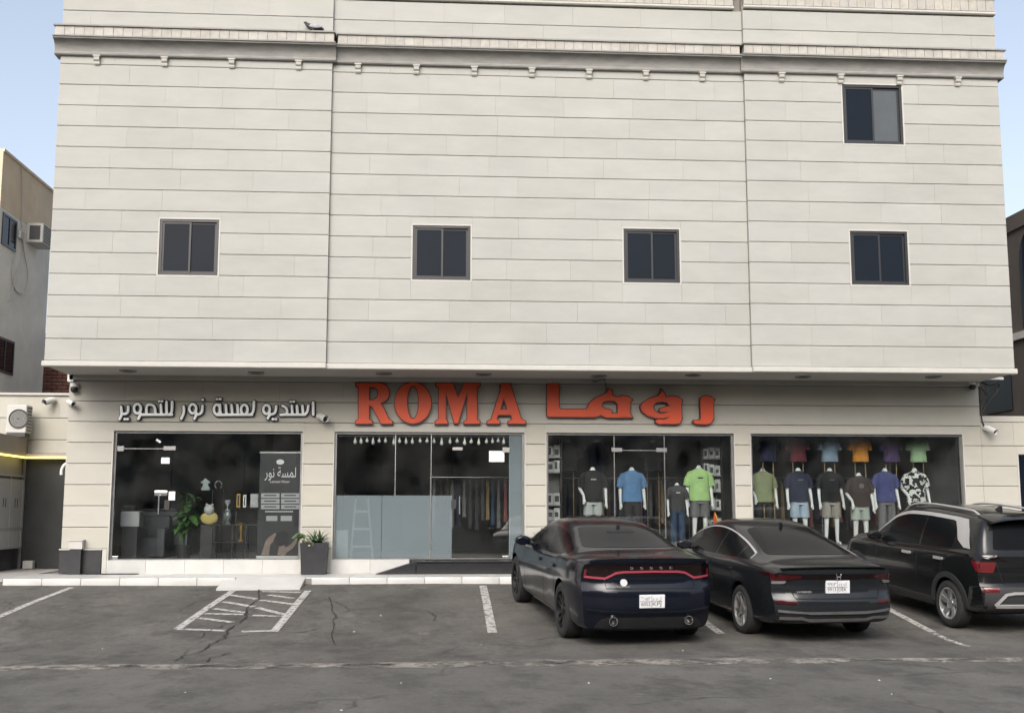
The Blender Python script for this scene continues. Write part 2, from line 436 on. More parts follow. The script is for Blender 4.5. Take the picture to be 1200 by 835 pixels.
# pavement: a slab with a kerb of marble blocks and marble paving
Y_KERB = 21.0
pave = bpy.data.objects.new('pavement', None); COL.objects.link(pave); tag(pave, kind='structure')
pave.location = (0, 21.7, 0.4)
obj('pavement_bed', MB().box(-14, 30, Y_KERB+0.06, 26.5, 0.1, Z_PAVE-0.03), 'joint', pave)
x = -7.52
while x < 15:
    w = 0.668
    if not (-3.72 < x + w/2 < -2.3):
        obj('kerb_stone', MB().cbox(x+0.002, x+w-0.002, Y_KERB, Y_KERB+0.16, 0.30, Z_PAVE-0.004*rnd.random(), 0.012), 'marble', pave, 40)
    for k, (ya, yb) in enumerate(((Y_KERB+0.163, Y_KERB+0.80), (Y_KERB+0.803, Y_SHOP+0.2))):
        obj('paving_slab', MB().box(x+0.002, x+w-0.002, ya+0.001, yb-0.001, Z_PAVE-0.05, Z_PAVE-0.003-0.003*rnd.random()), 'marble', pave)
    x += w
for i in range(6):
    for j in range(6):
        x0 = -7.53 - 0.6*(i+1); y0 = Y_KERB + 0.02 + 0.68*j
        obj('paving_slab', MB().box(x0+0.003, x0+0.597, y0+0.002, y0+0.676, Z_PAVE-0.06, Z_PAVE-0.012), 'pave_grey', pave)
# sloping marble crossing let into the kerb
r = MB(); ra, rb, rc, rd = at(266, 691, Z=lot_z(20.35)), at(361, 692, Z=lot_z(20.35)), at(366, 676, Y=Y_KERB), at(281, 676, Y=Y_KERB)
xa, xb = -3.72, -2.30
r.prof([(20.35, lot_z(20.35)-0.05), (20.35, lot_z(20.35)+0.022), (Y_KERB+0.2, Z_PAVE+0.002), (Y_KERB+0.2, 0.3)], xa, xb)
tag(obj('crossing_ramp', r, 'marble'), 'pale marble wheelchair ramp above the hatched markings', 'ramp')

# ================================================================== the shop building
B = thing('shop_building', 'pale stone commercial building with overhanging upper floors and glazed shopfronts', 'building', (2, 22.4, 0.55))
WIN = [(-5.065, -3.998, 5.98, 7.02), (-0.455, 0.62, 5.97, 7.0), (3.505, 4.565, 5.97, 7.0), (7.84, 8.955, 5.97, 7.01), (7.80, 8.975, 8.73, 9.915)]
SHOPS = [(-6.15, -2.53), (-1.97, 1.76), (2.14, 5.91), (6.2, 10.56)]
Z_SILL, Z_HEAD = 0.81, 3.245
Z_TOP = 12.9
# cores behind the stone (the joints show their dark mortar)
core = MB()
core.box(XL+0.06, XA, Y_UP+0.10, 28, Z_SOF+0.04, Z_TOP).box(XA+0.001, XB-0.001, Y_MID+0.10, 27.99, Z_SOF+0.04, Z_TOP).box(XB, XR-0.06, Y_UP+0.10, 28, Z_SOF+0.04, Z_TOP)
obj('upper_core', core, 'joint', B)
sof = MB().box(XL+0.01, XR-0.01, Y_UP+0.085, Y_SHOP+0.3, Z_SOF-0.03, Z_SOF+0.03)
obj('soffit', sof, 'soffit', B)
st = MB().box(XL+0.02, XR-0.02, Y_SHOP-0.10, Y_SHOP-0.003, Z_SOF-0.12, Z_SOF-0.032)
obj('soffit_bead', st, 'soffit', B)
# edge trim along the foot of the upper wall
for x0, x1, yy in ((XL-0.03, XA, Y_UP), (XA, XB, Y_MID), (XB, XR+0.03, Y_UP)):
    t = MB(); t.prof([(yy+0.1, Z_SOF-0.045), (yy-0.035, Z_SOF-0.045), (yy-0.05, Z_SOF-0.03), (yy-0.05, Z_SOF+0.045), (yy-0.02, Z_SOF+0.06), (yy+0.1, Z_SOF+0.06)], x0, x1)
    obj('edge_trim', t, 'stone_trim', B)

def slab(par, x0, x1, yf, z0, z1, top=True, bottom=True, mt='stone', th=0.07, ch=0.009):
    g = MB(); a = ch if bottom else 0.0004; c = ch if top else 0.0004
    d = rs.uniform(-0.0015, 0.0015)
    g.prof([(yf+th, z0), (yf+a+d, z0), (yf+d, z0+a), (yf+d, z1-c), (yf+c+d, z1), (yf+th, z1)], x0+0.0012, x1-0.0012)
    return obj('stone_slab', g, mt, par)
rs = random.Random(21)
courses = [Z_SOF+0.062] + [4.79 + 0.396*k for k in range(14)]
courses += [courses[-1] + 0.17]                       # up to the cornice
up2 = [10.635, 10.98, 11.375]
def wall_section(name, x0, x1, yf):
    P = bpy.data.objects.new(name, None); COL.objects.link(P); P.parent = B; P.location = Vector((0, 0, 0)) - Vector(B.location)
    P.location = Vector(((x0+x1)/2, yf, Z_SOF)) - Vector(B.location)
    for lst in (courses, up2):
        for i in range(len(lst)-1):
            z0, z1 = lst[i]+0.003, lst[i+1]-0.003
            cuts = [x0]; x = x0 + rs.uniform(0.5, 1.3)
            while x < x1-0.45: cuts.append(x); x += rs.uniform(0.95, 1.55)
            cuts.append(x1)
            holes = [w for w in WIN if w[0] > x0 and w[1] < x1 and w[3]+0.03 > z0 and w[2]-0.03 < z1]
            for w in holes:
                a, b_ = w[0]-0.03, w[1]+0.03
                cuts = [c for c in cuts if not (a-0.25 < c < a or a < c < b_ or b_ < c < b_+0.25) or c in (x0, x1)] + [a, b_]
            cuts = sorted(cuts)
            for a, b_ in zip(cuts[:-1], cuts[1:]):
                h = [w for w in holes if w[0]-0.05 < (a+b_)/2 < w[1]+0.05]
                if not h: slab(P, a, b_, yf, z0, z1); continue
                w = h[0]; lo, hi = w[2]-0.03, w[3]+0.03
                if lo - z0 > 0.02: slab(P, a, b_, yf, z0, lo, top=False)
                if z1 - hi > 0.02: slab(P, a, b_, yf, hi, z1, bottom=False)
    return P
wl_ = wall_section('left_wall', XL, XA, Y_UP)
wm_ = wall_section('middle_wall', XA+0.002, XB-0.002, Y_MID)
wr_ = wall_section('right_wall', XB, XR, Y_UP)
# quoin returns at the recess and blind side walls
obj('side_wall', MB().box(XL, XL+0.055, Y_UP+0.075, 27.95, Z_SOF+0.03, 12.4), 'stone', B)
obj('side_wall', MB().box(XR-0.055, XR, Y_UP+0.075, 27.95, Z_SOF+0.03, 12.4), 'stone', B)

# cornice: tiled band, cove, bead, brackets
for x0, x1, yy, sgn in ((XL-0.10, XA+0.07, Y_UP, 0), (XA+0.072, XB-0.072, Y_MID, 1), (XB-0.07, XR+0.10, Y_UP, 2)):
    cz = 10.09
    c = MB()
    pts = [(yy+0.2, cz)]
    pts += [(yy-0.045, cz), (yy-0.065, cz+0.02), (yy-0.065, cz+0.055), (yy-0.05, cz+0.07)]
    for k in range(9):
        a = k/8*math.pi/2; pts.append((yy-0.05-0.15*(1-math.cos(a)), cz+0.07+0.20*math.sin(a)))
    pts += [(yy-0.205, cz+0.30), (yy-0.225, cz+0.30), (yy-0.225, cz+0.325), (yy-0.19, cz+0.335), (yy+0.2, cz+0.335)]
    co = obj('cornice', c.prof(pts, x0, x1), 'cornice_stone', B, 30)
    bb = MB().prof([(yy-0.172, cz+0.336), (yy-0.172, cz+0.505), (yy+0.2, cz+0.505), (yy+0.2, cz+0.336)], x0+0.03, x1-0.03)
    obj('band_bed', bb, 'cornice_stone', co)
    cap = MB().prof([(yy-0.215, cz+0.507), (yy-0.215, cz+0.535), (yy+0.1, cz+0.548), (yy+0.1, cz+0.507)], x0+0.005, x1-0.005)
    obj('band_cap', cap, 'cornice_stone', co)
    n = round((x1-x0-0.05)/0.178)
    for k in range(n):
        w = (x1-x0-0.06)/n; xx = x0+0.03+k*w
        d = rs.uniform(-.003, .003)
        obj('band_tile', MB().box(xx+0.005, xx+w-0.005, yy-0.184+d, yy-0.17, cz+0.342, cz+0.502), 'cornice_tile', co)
    for k in range(4 if sgn != 1 else 7):
        bx_ = {0: (-6.33, 1.235), 1: (-1.52, 1.098), 2: (6.6, 1.165)}[sgn]; xx = bx_[0]+bx_[1]*k
        br = MB().prof([(yy+0.02, cz-0.165), (yy-0.03, cz-0.165), (yy-0.045, cz-0.14), (yy-0.045, cz-0.11), (yy-0.075, cz-0.085), (yy-0.085, cz-0.05), (yy-0.085, cz-0.005), (yy+0.02, cz-0.005)], xx-0.05, xx+0.05)
        br.box(xx-0.065, xx+0.065, yy-0.1, yy+0.02, cz-0.0252, cz-0.002)
        obj('bracket', br, 'stone_trim', B)
    # upper band, its foot just in view
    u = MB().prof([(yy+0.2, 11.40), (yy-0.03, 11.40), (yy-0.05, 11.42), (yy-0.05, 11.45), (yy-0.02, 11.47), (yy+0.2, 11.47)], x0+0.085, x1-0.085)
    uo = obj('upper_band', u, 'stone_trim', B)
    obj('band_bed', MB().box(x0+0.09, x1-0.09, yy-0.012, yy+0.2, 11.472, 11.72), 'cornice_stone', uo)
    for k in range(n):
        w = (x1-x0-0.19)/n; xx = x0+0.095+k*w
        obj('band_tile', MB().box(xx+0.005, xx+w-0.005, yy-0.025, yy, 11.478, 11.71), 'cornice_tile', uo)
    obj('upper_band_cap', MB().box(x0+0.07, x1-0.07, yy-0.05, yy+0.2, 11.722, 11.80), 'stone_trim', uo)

# upper windows
for i, (x0, x1, z0, z1) in enumerate(WIN):
    yy = Y_MID if XA < x0 < XB else Y_UP
    t = 0.03
    g = MB()
    for (a, b_, c, d) in ((x0-t, x1+t, z0-t, z0), (x0-t, x1+t, z1, z1+t), (x0-t, x0, z0+0.001, z1-0.001), (x1, x1+t, z0+0.001, z1-0.001)):
        g.box(a+0.001, b_-0.001, yy-0.004, yy+0.09, c+0.001, d-0.001)
    W = obj('window_surround', g, 'stone_trim', B)
    f = MB(); y0, y1 = yy+0.012, yy+0.092; b1 = 0.045
    f.box(x0, x1, y0, y1, z0, z0+b1).box(x0, x1, y0, y1, z1-b1, z1).box(x0, x0+b1, y0, y1, z0+b1, z1-b1).box(x1-b1, x1, y0, y1, z0+b1, z1-b1)
    F_ = obj('window_frame', f, 'dark_frame', W)
    xm = (x0+x1)/2
    for k, (a, b_) in enumerate(((x0+b1, xm+0.03), (xm-0.01, x1-b1))):
        yk = yy + (0.03 if k == 0 else 0.055)
        s = MB(); c = 0.035; za, zb = z0+b1, z1-b1
        s.box(a, b_, yk, yk+0.022, za, za+c).box(a, b_, yk, yk+0.022, zb-c, zb).box(a, a+c, yk, yk+0.022, za+c, zb-c).box(b_-c, b_, yk, yk+0.022, za+c, zb-c)
        obj('sash', s, 'dark_frame', W)
        obj('pane', MB().box(a+c, b_-c, yk+0.008, yk+0.014, za+c, zb-c), 'window_net' if (i == 4 and k == 1) else 'window_tint', W)

# ground floor: stone piers, lintel, sills
P = bpy.data.objects.new('shop_wall', None); COL.objects.link(P); P.parent = B; P.location = Vector((2, Y_SHOP, Z_PAVE)) - Vector(B.location)
lowc = [Z_SILL-0.2+0.01, 1.02, 1.422, 1.823, 2.22, 2.62, 3.02, 3.416, 3.81, Z_SOF-0.122]
edges = [(XL, SHOPS[0][0]), (SHOPS[0][1], SHOPS[1][0]), (SHOPS[1][1], SHOPS[2][0]), (SHOPS[2][1], SHOPS[3][0]), (SHOPS[3][1], XR)]
for i in range(len(lowc)-1):
    z0, z1 = lowc[i]+0.004, lowc[i+1]-0.004
    if i == 0: z0 = Z_PAVE
    if z0 < Z_HEAD - 0.1:
        for k, (a, b_) in enumerate(edges):
            if i == 0 and k == 0: continue
            zt = z1
            slab(P, a, b_, Y_SHOP, z0, zt, mt='stone_low')
            if z1 > Z_HEAD: pass
    if z1 > Z_HEAD:
        zz = max(z0, Z_HEAD)
        if z0 < Z_HEAD:
            for a, b_ in SHOPS: slab(P, a, b_, Y_SHOP, zz, z1, bottom=False, mt='stone_low')
        else:
            x = XL; cuts = [XL]
            while x < XR-1.6: x += rs.uniform(1.0, 1.5); cuts.append(x)
            cuts.append(XR)
            for a, b_ in zip(cuts[:-1], cuts[1:]): slab(P, a, b_, Y_SHOP, z0, z1, mt='stone_low')
low_core = MB()
for a, b_ in edges: low_core.box(a+0.03, b_-0.03, Y_SHOP+0.062, Y_SHOP+0.30, Z_PAVE-0.02, Z_HEAD)
low_core.box(XL+0.03, XR-0.03, Y_SHOP+0.062, Y_SHOP+0.30, Z_HEAD, Z_SOF-0.04)
obj('shop_core', low_core, 'joint', B)
for a, b_ in SHOPS:
    # white corner strips framing each shopfront, and a marble sill
    for xx in (a, b_-0.025):
        obj('opening_trim', MB().box(xx, xx+0.025, Y_SHOP-0.006, Y_SHOP+0.28, Z_SILL, Z_HEAD-0.001), 'stone_trim', B)
    n = 5; w = (b_-a)/n
    for k in range(n):
        if a == SHOPS[1][0] and k >= 2: continue
        obj('sill_slab', MB().box(a+k*w+0.002, a+(k+1)*w-0.002, Y_SHOP-0.015, Y_SHOP+0.28, Z_PAVE-0.004, Z_SILL-0.001), 'marble', B)
obj('threshold', MB().box(SHOPS[1][0]+2*w+0.05, SHOPS[1][1]-0.002, Y_SHOP+0.02, Y_SHOP+0.28, Z_PAVE, Z_SILL-0.001), 'black_granite', B)
# left pier: dark skirting with a white cap line
obj('skirting', MB().box(XL-0.02, SHOPS[0][0]-0.10, Y_SHOP-0.025, Y_SHOP+0.2, Z_PAVE+0.012, 1.0), 'grey_skirt', B)
obj('skirting_cap', MB().box(XL-0.03, SHOPS[0][0]-0.09, Y_SHOP-0.035, Y_SHOP+0.2, 1.0, 1.022), 'stone_trim', B)
obj('pier_trim', MB().box(SHOPS[0][0]-0.085, SHOPS[0][0]-0.002, Y_SHOP-0.02, Y_SHOP+0.2, Z_PAVE+0.004, 1.02), 'stone_trim', B)
g = MB().box(-6.82, -6.57, Y_SHOP-0.16, Y_SHOP-0.026, 1.023, 1.17); g.box(-6.84, -6.55, Y_SHOP-0.175, Y_SHOP-0.02, 1.171, 1.195)
obj('pipe_box', g, 'stone_trim', B)
obj('pipe_box_base', MB().box(-6.80, -6.59, Y_SHOP-0.15, Y_SHOP-0.026, Z_PAVE, 1.021), 'grey_skirt', B)
# rooms behind the glass
ZF = Z_SILL - 0.02
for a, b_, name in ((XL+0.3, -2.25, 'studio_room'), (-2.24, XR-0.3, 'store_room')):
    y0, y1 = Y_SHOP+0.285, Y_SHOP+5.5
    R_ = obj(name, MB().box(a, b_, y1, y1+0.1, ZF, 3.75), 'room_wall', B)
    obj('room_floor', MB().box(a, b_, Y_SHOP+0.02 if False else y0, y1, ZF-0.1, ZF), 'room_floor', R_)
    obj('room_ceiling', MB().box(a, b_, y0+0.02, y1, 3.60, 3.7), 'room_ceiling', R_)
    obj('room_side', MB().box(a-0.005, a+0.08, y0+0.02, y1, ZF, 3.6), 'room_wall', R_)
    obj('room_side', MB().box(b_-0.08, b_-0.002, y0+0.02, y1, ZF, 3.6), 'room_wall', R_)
# recessed downlights in the soffit
for px, py in ((150, 434), (300, 436), (450, 437), (567, 438), (702, 440), (812, 439), (941, 441), (1094, 441)):
    p = at(px, py, Z=Z_SOF-0.03)
    L_ = obj('downlight', MB().lathe([(0.15, -0.02), (0.155, -0.012), (0.155, 0.004)], (p.x, max(p.y, 21.5), Z_SOF-0.032), 24), 'alu', B, 30)
    obj('downlight_lens', MB().lathe([(0.105, -0.024), (0.105, -0.002)], (p.x, max(p.y, 21.5), Z_SOF-0.033), 20), 'window_net', L_, 30)
# ================================================================== shopfront glass (parts of the building)
YG = Y_SHOP + 0.10
def front(a, b_, name='shopfront'):
    g = MB(); c = 0.04
    y0, y1 = YG-0.03, YG+0.04
    g.box(a+0.026, b_-0.026, y0, y1, Z_HEAD-c, Z_HEAD-0.001).box(a+0.026, b_-0.026, y0, y1, Z_SILL, Z_SILL+0.02)
    g.box(a+0.026, a+0.026+c, y0, y1, Z_SILL+0.02, Z_HEAD-c).box(b_-0.026-c, b_-0.026, y0, y1, Z_SILL+0.02, Z_HEAD-c)
    return obj(name, g, 'alu', B)
def pane(par, x0, x1, z0, z1, m='shop_glass', y=None):
    y = YG if y is None else y
    return obj('pane', MB().box(x0+0.002, x1-0.002, y, y+0.006, z0+0.001, z1-0.001), m, par)
def fitting(par, x0, x1, z0, z1): return obj('patch_fitting', MB().cbox(x0, x1, YG-0.014, YG+0.020, z0, z1, 0.004), 'steel', par)
def gx(px, py=560): return at(px, py, Y=YG).x
def gz(py, px=600): return at(px, py, Y=YG).z

# --- studio front: a glass door at the left, two fixed panes
S1 = front(*SHOPS[0], 'studio_shopfront'); a, b_ = SHOPS[0]
zt = gz(527); xd0, xd1 = gx(136), gx(201)
Z0, Z1 = Z_SILL+0.02, Z_HEAD-0.04
pane(S1, a+0.066, xd1, zt+0.006, Z1); pane(S1, a+0.066, xd1, Z0, zt-0.004); pane(S1, xd1+0.006, gx(286), Z0, Z1); pane(S1, gx(286)+0.004, b_-0.066, Z0, Z1)
fitting(S1, a+0.07, a+0.20, zt-0.05, zt+0.05); fitting(S1, xd1-0.17, xd1+0.06, zt-0.03, zt+0.05); fitting(S1, a+0.07, a+0.18, Z0, Z0+0.05)
obj('transom_rail', MB().box(a+0.20, xd1-0.17, YG-0.008, YG+0.014, zt-0.006, zt+0.008), 'steel', S1)
g = MB(); g.cbox(gx(182), gx(197), YG-0.02, YG+0.01, gz(581), gz(575), 0.004); g.tube([(gx(188), YG-0.06, gz(581)), (gx(188), YG-0.06, gz(602))], 0.013); g.tube([(gx(188), YG, gz(582)), (gx(188), YG-0.06, gz(582))], 0.01); g.tube([(gx(188), YG, gz(600)), (gx(188), YG-0.06, gz(600))], 0.01)
obj('door_handle', g, 'steel', S1, 40)
obj('door_lock', MB().cbox(gx(194), gx(200), YG-0.02, YG+0.02, gz(597), gz(586), 0.004), 'black_plastic', S1)
for x0, x1, y0, y1 in ((188, 198, 537, 544), (198.5, 206, 576, 586)):
    obj('notice', MB().box(gx(x0), gx(x1), YG-0.004, YG-0.001, gz(y1), gz(y0)), 'paper', S1)
g = MB().box(-0.05, 0.05, -0.002, 0.0, -0.02, 0.02); me = g.mesh('notice'); me.transform(Matrix.Translation((gx(184), YG-0.002, gz(518))) @ Matrix.Rotation(rad(35), 4, 'Y'))
obj('notice', me, 'paper', S1)

# --- store entrance: frosted lower panels, clear panes, door at the right, frosted full-height side panel
S2 = front(*SHOPS[1], 'entrance_shopfront'); a, b_ = SHOPS[1]
zf = gz(580); xs = [a+0.066, gx(446), gx(463), gx(506), gx(530), gx(596)]
pane(S2, xs[0], xs[1], zf, Z1); pane(S2, xs[1]+.003, xs[2], zf, Z1, y=YG+0.012); pane(S2, xs[2]+.003, xs[3], zf, Z1); pane(S2, xs[3]+.003, xs[4], zf, Z1, y=YG+0.012)
pane(S2, xs[0], gx(447, 620), Z0, zf-0.003, 'frost_glass'); pane(S2, gx(447, 620)+.003, gx(505, 620), Z0, zf-0.003, 'frost_glass'); pane(S2, gx(505, 620)+.003, xs[4], Z0, zf-0.003, 'frost_glass')
zd = gz(527)
pane(S2, xs[4]+.006, xs[5], zd+0.005, Z1); D_ = pane(S2, xs[4]+.006, xs[5], Z0+0.01, zd-0.004); D_.name = 'door_leaf'
pane(S2, xs[5]+.004, b_-0.066, Z0, Z1, 'frost_glass')
fitting(S2, xs[4], xs[4]+0.20, zd-0.01, zd+0.05); fitting(S2, xs[5]-0.12, xs[5]+0.02, zd-0.05, zd+0.05); fitting(S2, xs[5]-0.12, xs[5], Z0, Z0+0.04)
for xx in (xs[2], gx(505)):
    obj('glass_joint', MB().box(xx-0.006, xx+0.008, YG-0.003, YG+0.02, zf if xx == xs[2] else Z0, Z1), 'steel', S2)
g = MB(); hx = gx(538.5, 590)
g.tube([(hx, YG-0.06, gz(602)), (hx, YG-0.06, gz(581))], 0.014)
for zz in (gz(600), gz(583)): g.tube([(hx, YG, zz), (hx, YG-0.06, zz)], 0.009)
obj('door_handle', g, 'steel', S2, 40)
obj('door_lock', MB().cbox(gx(529), gx(535), YG-0.02, YG+0.03, gz(596), gz(585), 0.004), 'black_plastic', S2)
obj('notice', MB().box(gx(573), gx(591), YG-0.004, YG-0.001, gz(541), gz(528)), 'paper', S2)

# --- store display 1 with a closed door in the middle
S3 = front(*SHOPS[2], 'display_shopfront'); a, b_ = SHOPS[2]
xs = [a+0.066, gx(720), gx(779), b_-0.066]
pane(S3, xs[0], xs[1], Z0, Z1); pane(S3, xs[1]+.005, xs[2], Z0, zd-.004); pane(S3, xs[1]+.005, xs[2], zd+.005, Z1); pane(S3, xs[2]+.005, xs[3], Z0, Z1)
fitting(S3, xs[1]-0.05, xs[1]+0.16, zd-0.03, zd+0.05); fitting(S3, xs[2]-0.16, xs[2]+0.05, zd-0.03, zd+0.05)
obj('transom_rail', MB().box(xs[1]+0.16, xs[2]-0.16, YG-0.008, YG+0.014, zd-0.006, zd+0.008), 'steel', S3)
for xx in xs[1:3]: obj('glass_joint', MB().box(xx-0.008, xx+0.010, YG-0.004, YG+0.012, Z0, Z1), 'alu', S3)
# --- store display 2: three fixed panes
S4 = front(*SHOPS[3], 'display_shopfront'); a, b_ = SHOPS[3]
xs = [a+0.066, gx(962), gx(1043), b_-0.066]
for k in range(3): pane(S4, xs[k]+.003, xs[k+1]-.003, Z0, Z1)
for xx in xs[1:3]: obj('glass_joint', MB().box(xx-0.006, xx+0.006, YG-0.004, YG+0.010, Z0, Z1), 'shop_glass', S4)

# ================================================================== signs
mat('orange_face', (0.56, 0.062, 0.012), 0.5, var=0.10, scale=3)
mat('sign_return', (0.09, 0.016, 0.014), 0.5)
mat('sign_white', (0.80, 0.82, 0.82), 0.35)
mat('sign_dark', (0.025, 0.027, 0.028), 0.5)
def curve_mesh(splines, extrude, offset=0.0):
    cu = bpy.data.curves.new('outline', 'CURVE'); cu.dimensions = '2D'; cu.fill_mode = 'BOTH'; cu.extrude = extrude; cu.offset = offset
    for pts in splines:
        s = cu.splines.new('POLY'); s.points.add(len(pts)-1); s.use_cyclic_u = True
        for p, q in zip(s.points, pts): p.co = (q[0], q[1], 0, 1)
    o = bpy.data.objects.new('outline', cu); COL.objects.link(o); bpy.context.view_layer.update()
    me = bpy.data.meshes.new_from_object(o.evaluated_get(bpy.context.evaluated_depsgraph_get()))
    bpy.data.objects.remove(o); bpy.data.curves.remove(cu)
    return me
def ring(cx, cy, rx, ry, n=40): return [(cx+rx*math.cos(2*math.pi*k/n), cy+ry*math.sin(2*math.pi*k/n)) for k in range(n)]
def chaikin(pts, it=2, sharp=()):
    for _ in range(it):
        q = []
        for i in range(len(pts)):
            a, b_ = pts[i], pts[(i+1) % len(pts)]
            q += [(a[0]*.78+b_[0]*.22, a[1]*.78+b_[1]*.22), (a[0]*.22+b_[0]*.78, a[1]*.22+b_[1]*.78)]
        pts = q
    return pts
def orange_letter(par, outlines, ox):
    """outlines in millimetre-like sketch units: 1 unit = 0.19167 px of the photo, at the shop wall"""
    yy = Y_SHOP - 0.10
    def w(p): q = at(ox + p[0]*0.191667, 436 + p[1]*0.191667, Y=yy); return (q.x, q.z)
    sp = [[w(p) for p in o] for o in outlines]
    L = curve_mesh(sp, 0.045, 0.012); L.transform(Matrix.Translation((0, yy+0.05, 0)) @ FACE.to_4x4())
    L.materials.clear(); Lo = obj('letter', L, 'sign_return', par)
    Fm = curve_mesh(sp, 0.006, -0.006); Fm.transform(Matrix.Translation((0, yy-0.002, 0)) @ FACE.to_4x4())
    Fm.materials.clear(); obj('face', Fm, 'orange_face', Lo)
    return Lo
SG = thing('shop_sign', 'large orange serif Latin capital letters mounted above the glass entrance', 'sign', (0, Y_SHOP-0.05, 3.3))
R_o = [(88,65),(235,65),(272,76),(291,105),(294,132),(284,163),(258,182),(242,188),(258,214),(292,286),(313,298),(313,315),(243,315),(233,296),(188,212),(170,203),(170,288),(190,299),(190,315),(86,315),(86,299),(104,288),(104,92),(88,81)]
orange_letter(SG, [R_o, [(171,93),(200,92),(219,106),(224,128),(219,150),(200,166),(171,170)]], 400)
orange_letter(SG, [ring(438,187,113,127), ring(438,183,34,100)], 400)
orange_letter(SG, [[(577,65),(684,65),(714,152),(748,65),(850,65),(850,80),(831,92),(831,288),(848,299),(848,315),(750,315),(750,299),(768,288),(768,130),(714,312),(690,312),(640,130),(640,288),(651,299),(651,315),(573,315),(573,299),(594,288),(594,92),(577,81)]], 400)
orange_letter(SG, [[(984,68),(1034,68),(1102,286),(1128,298),(1128,315),(1019,315),(1019,300),(1045,286),(1036,262),(958,262),(950,286),(970,299),(970,315),(891,315),(891,299),(916,286),(976,96),(968,82)], [(993,160),(1014,226),(974,226)]], 400)
SA = thing('shop_sign', 'large orange Arabic display letters mounted above the clothing display windows', 'sign', (4, Y_SHOP-0.05, 3.3))
ma = [(57,72),(74,64),(100,62),(122,68),(138,92),(132,100),(132,212),(142,224),(296,224),(308,208),(318,186),(350,155),(392,140),(420,126),(432,98),(458,112),(458,140),(488,152),(518,141),(552,146),(582,168),(566,186),(566,250),(582,276),(420,278),(388,262),(352,275),(62,272),(57,262)]
orange_letter(SA, [ma, [(393,206),(400,184),(428,174),(470,176),(488,194),(488,250),(452,250),(458,236),(440,224),(415,222)]], 630)
wa = [(755,103),(780,128),(784,152),(818,143),(856,148),(888,170),(880,195),(884,286),(868,312),(846,317),(738,315),(720,304),(722,292),(742,286),(778,288),(800,276),(760,282),(720,280),(672,266),(638,240),(628,212),(642,184),(682,158),(732,144),(750,126)]
orange_letter(SA, [wa, [(708,208),(722,188),(752,179),(788,184),(806,206),(782,208),(752,218),(742,232),(756,244),(792,242),(770,252),(738,250),(714,232)]], 630)
orange_letter(SA, [[(993,162),(1008,148),(1030,141),(1058,148),(1086,166),(1076,188),(1078,286),(1058,312),(1034,319),(966,316),(950,304),(956,292),(990,292),(998,280)]], 630)

# studio sign: rounded white strokes on dark backing
ST = thing('studio_sign', 'white rounded Arabic lettering with dark outline above the studio window', 'sign', (-4.3, Y_SHOP-0.05, 3.4))
def loop(cx, cy, rx, ry, n=14): return [(cx+rx*math.cos(2*math.pi*k/n), cy+ry*math.sin(2*math.pi*k/n)) for k in range(n+1)]
def strokes(word, lst, dots, ox, k=0.10833):
    yy = Y_SHOP - 0.075
    def w(p, y): q = at(ox + p[0]*k, 460 + p[1]*k, Y=yy); return Vector((q.x, y, q.z))
    for nm, r, y, m in (('letter_backing', 0.046, Y_SHOP-0.045, 'sign_dark'), ('letter_face', 0.026, Y_SHOP-0.085, 'sign_white')):
        g = MB()
        def flat(path, rr):
            pts = [Vector((p.x, 0, p.z)) for p in path]; gg = MB(); gg.tube(pts, rr, 10); gg2 = [(v[0], y + v[1]*(0.9 if m == 'sign_dark' else 0.5), v[2]) for v in gg.v]; g.add(gg2, gg.f)
            for e in (pts[0], pts[-1]):
                b2 = MB().ell(e, (rr, rr, rr), 10, 6); g.add([(v[0], y + v[1]*(0.9 if m == 'sign_dark' else 0.5), v[2]) for v in b2.v], b2.f)
        for s_ in lst: flat(smooth_path([w(p, y) for p in s_]), r)
        for d in dots: flat([w((d[0]-3, d[1]), y), w((d[0]+3, d[1]), y)], r*0.95)
        obj(nm, g, m, word, 50)
def smooth_path(p, it=2):
    if len(p) < 3: return p
    for _ in range(it):
        q = [p[0]]
        for a, b_ in zip(p[:-1], p[1:]): q += [a.lerp(b_, 0.25), a.lerp(b_, 0.75)]
        p = q + [p[-1]]
    return p
def word(name='word'):
    o = bpy.data.objects.new(name, None); COL.objects.link(o); o.parent = ST; return o
strokes(word(), [[(188,148),(188,205),(168,228),(118,230)], [(112,152),(118,215),(116,245),(95,285)], loop(288,172,38,52), [(318,215),(320,240),(298,282)],
          [(320,236),(660,236)], [(385,232),(385,150),(400,127),(450,127),(480,165),(480,236)], [(540,128),(546,232)], [(602,100),(604,234)], [(664,100),(662,205),(640,236),(610,236)]],
        [(152,285),(182,285),(522,92),(555,92)], 130)
strokes(word(), [[(788,148),(792,215),(762,280)], loop(886,172,38,50), [(918,200),(928,232),(905,280)], [(992,140),(988,205),(962,232),(920,234)]], [(993,76)], 130)
strokes(word(), [loop(40,180,34,54), [(72,130),(74,200),(84,236)], [(40,238),(420,236)], [(136,132),(142,234)], [(198,132),(206,234)], [(262,132),(268,236)], loop(336,182,36,54), [(440,95),(438,200),(408,236),(370,236)]], [(40,68),(74,68)], 250)
strokes(word(), [loop(576,180,36,48), [(606,205),(614,236),(590,276)], [(680,145),(674,215),(640,232),(606,234)], [(748,140),(790,160),(802,205),(786,236),(728,238)], [(786,236),(985,236)],
          [(850,140),(856,234)], [(905,140),(912,236)], [(965,140),(972,234)], [(1028,140),(1020,205),(990,236)]], [(645,285),(678,285),(838,95),(870,95)], 250)
strokes(word(), [[(1080,105),(1082,236)]], [], 250)
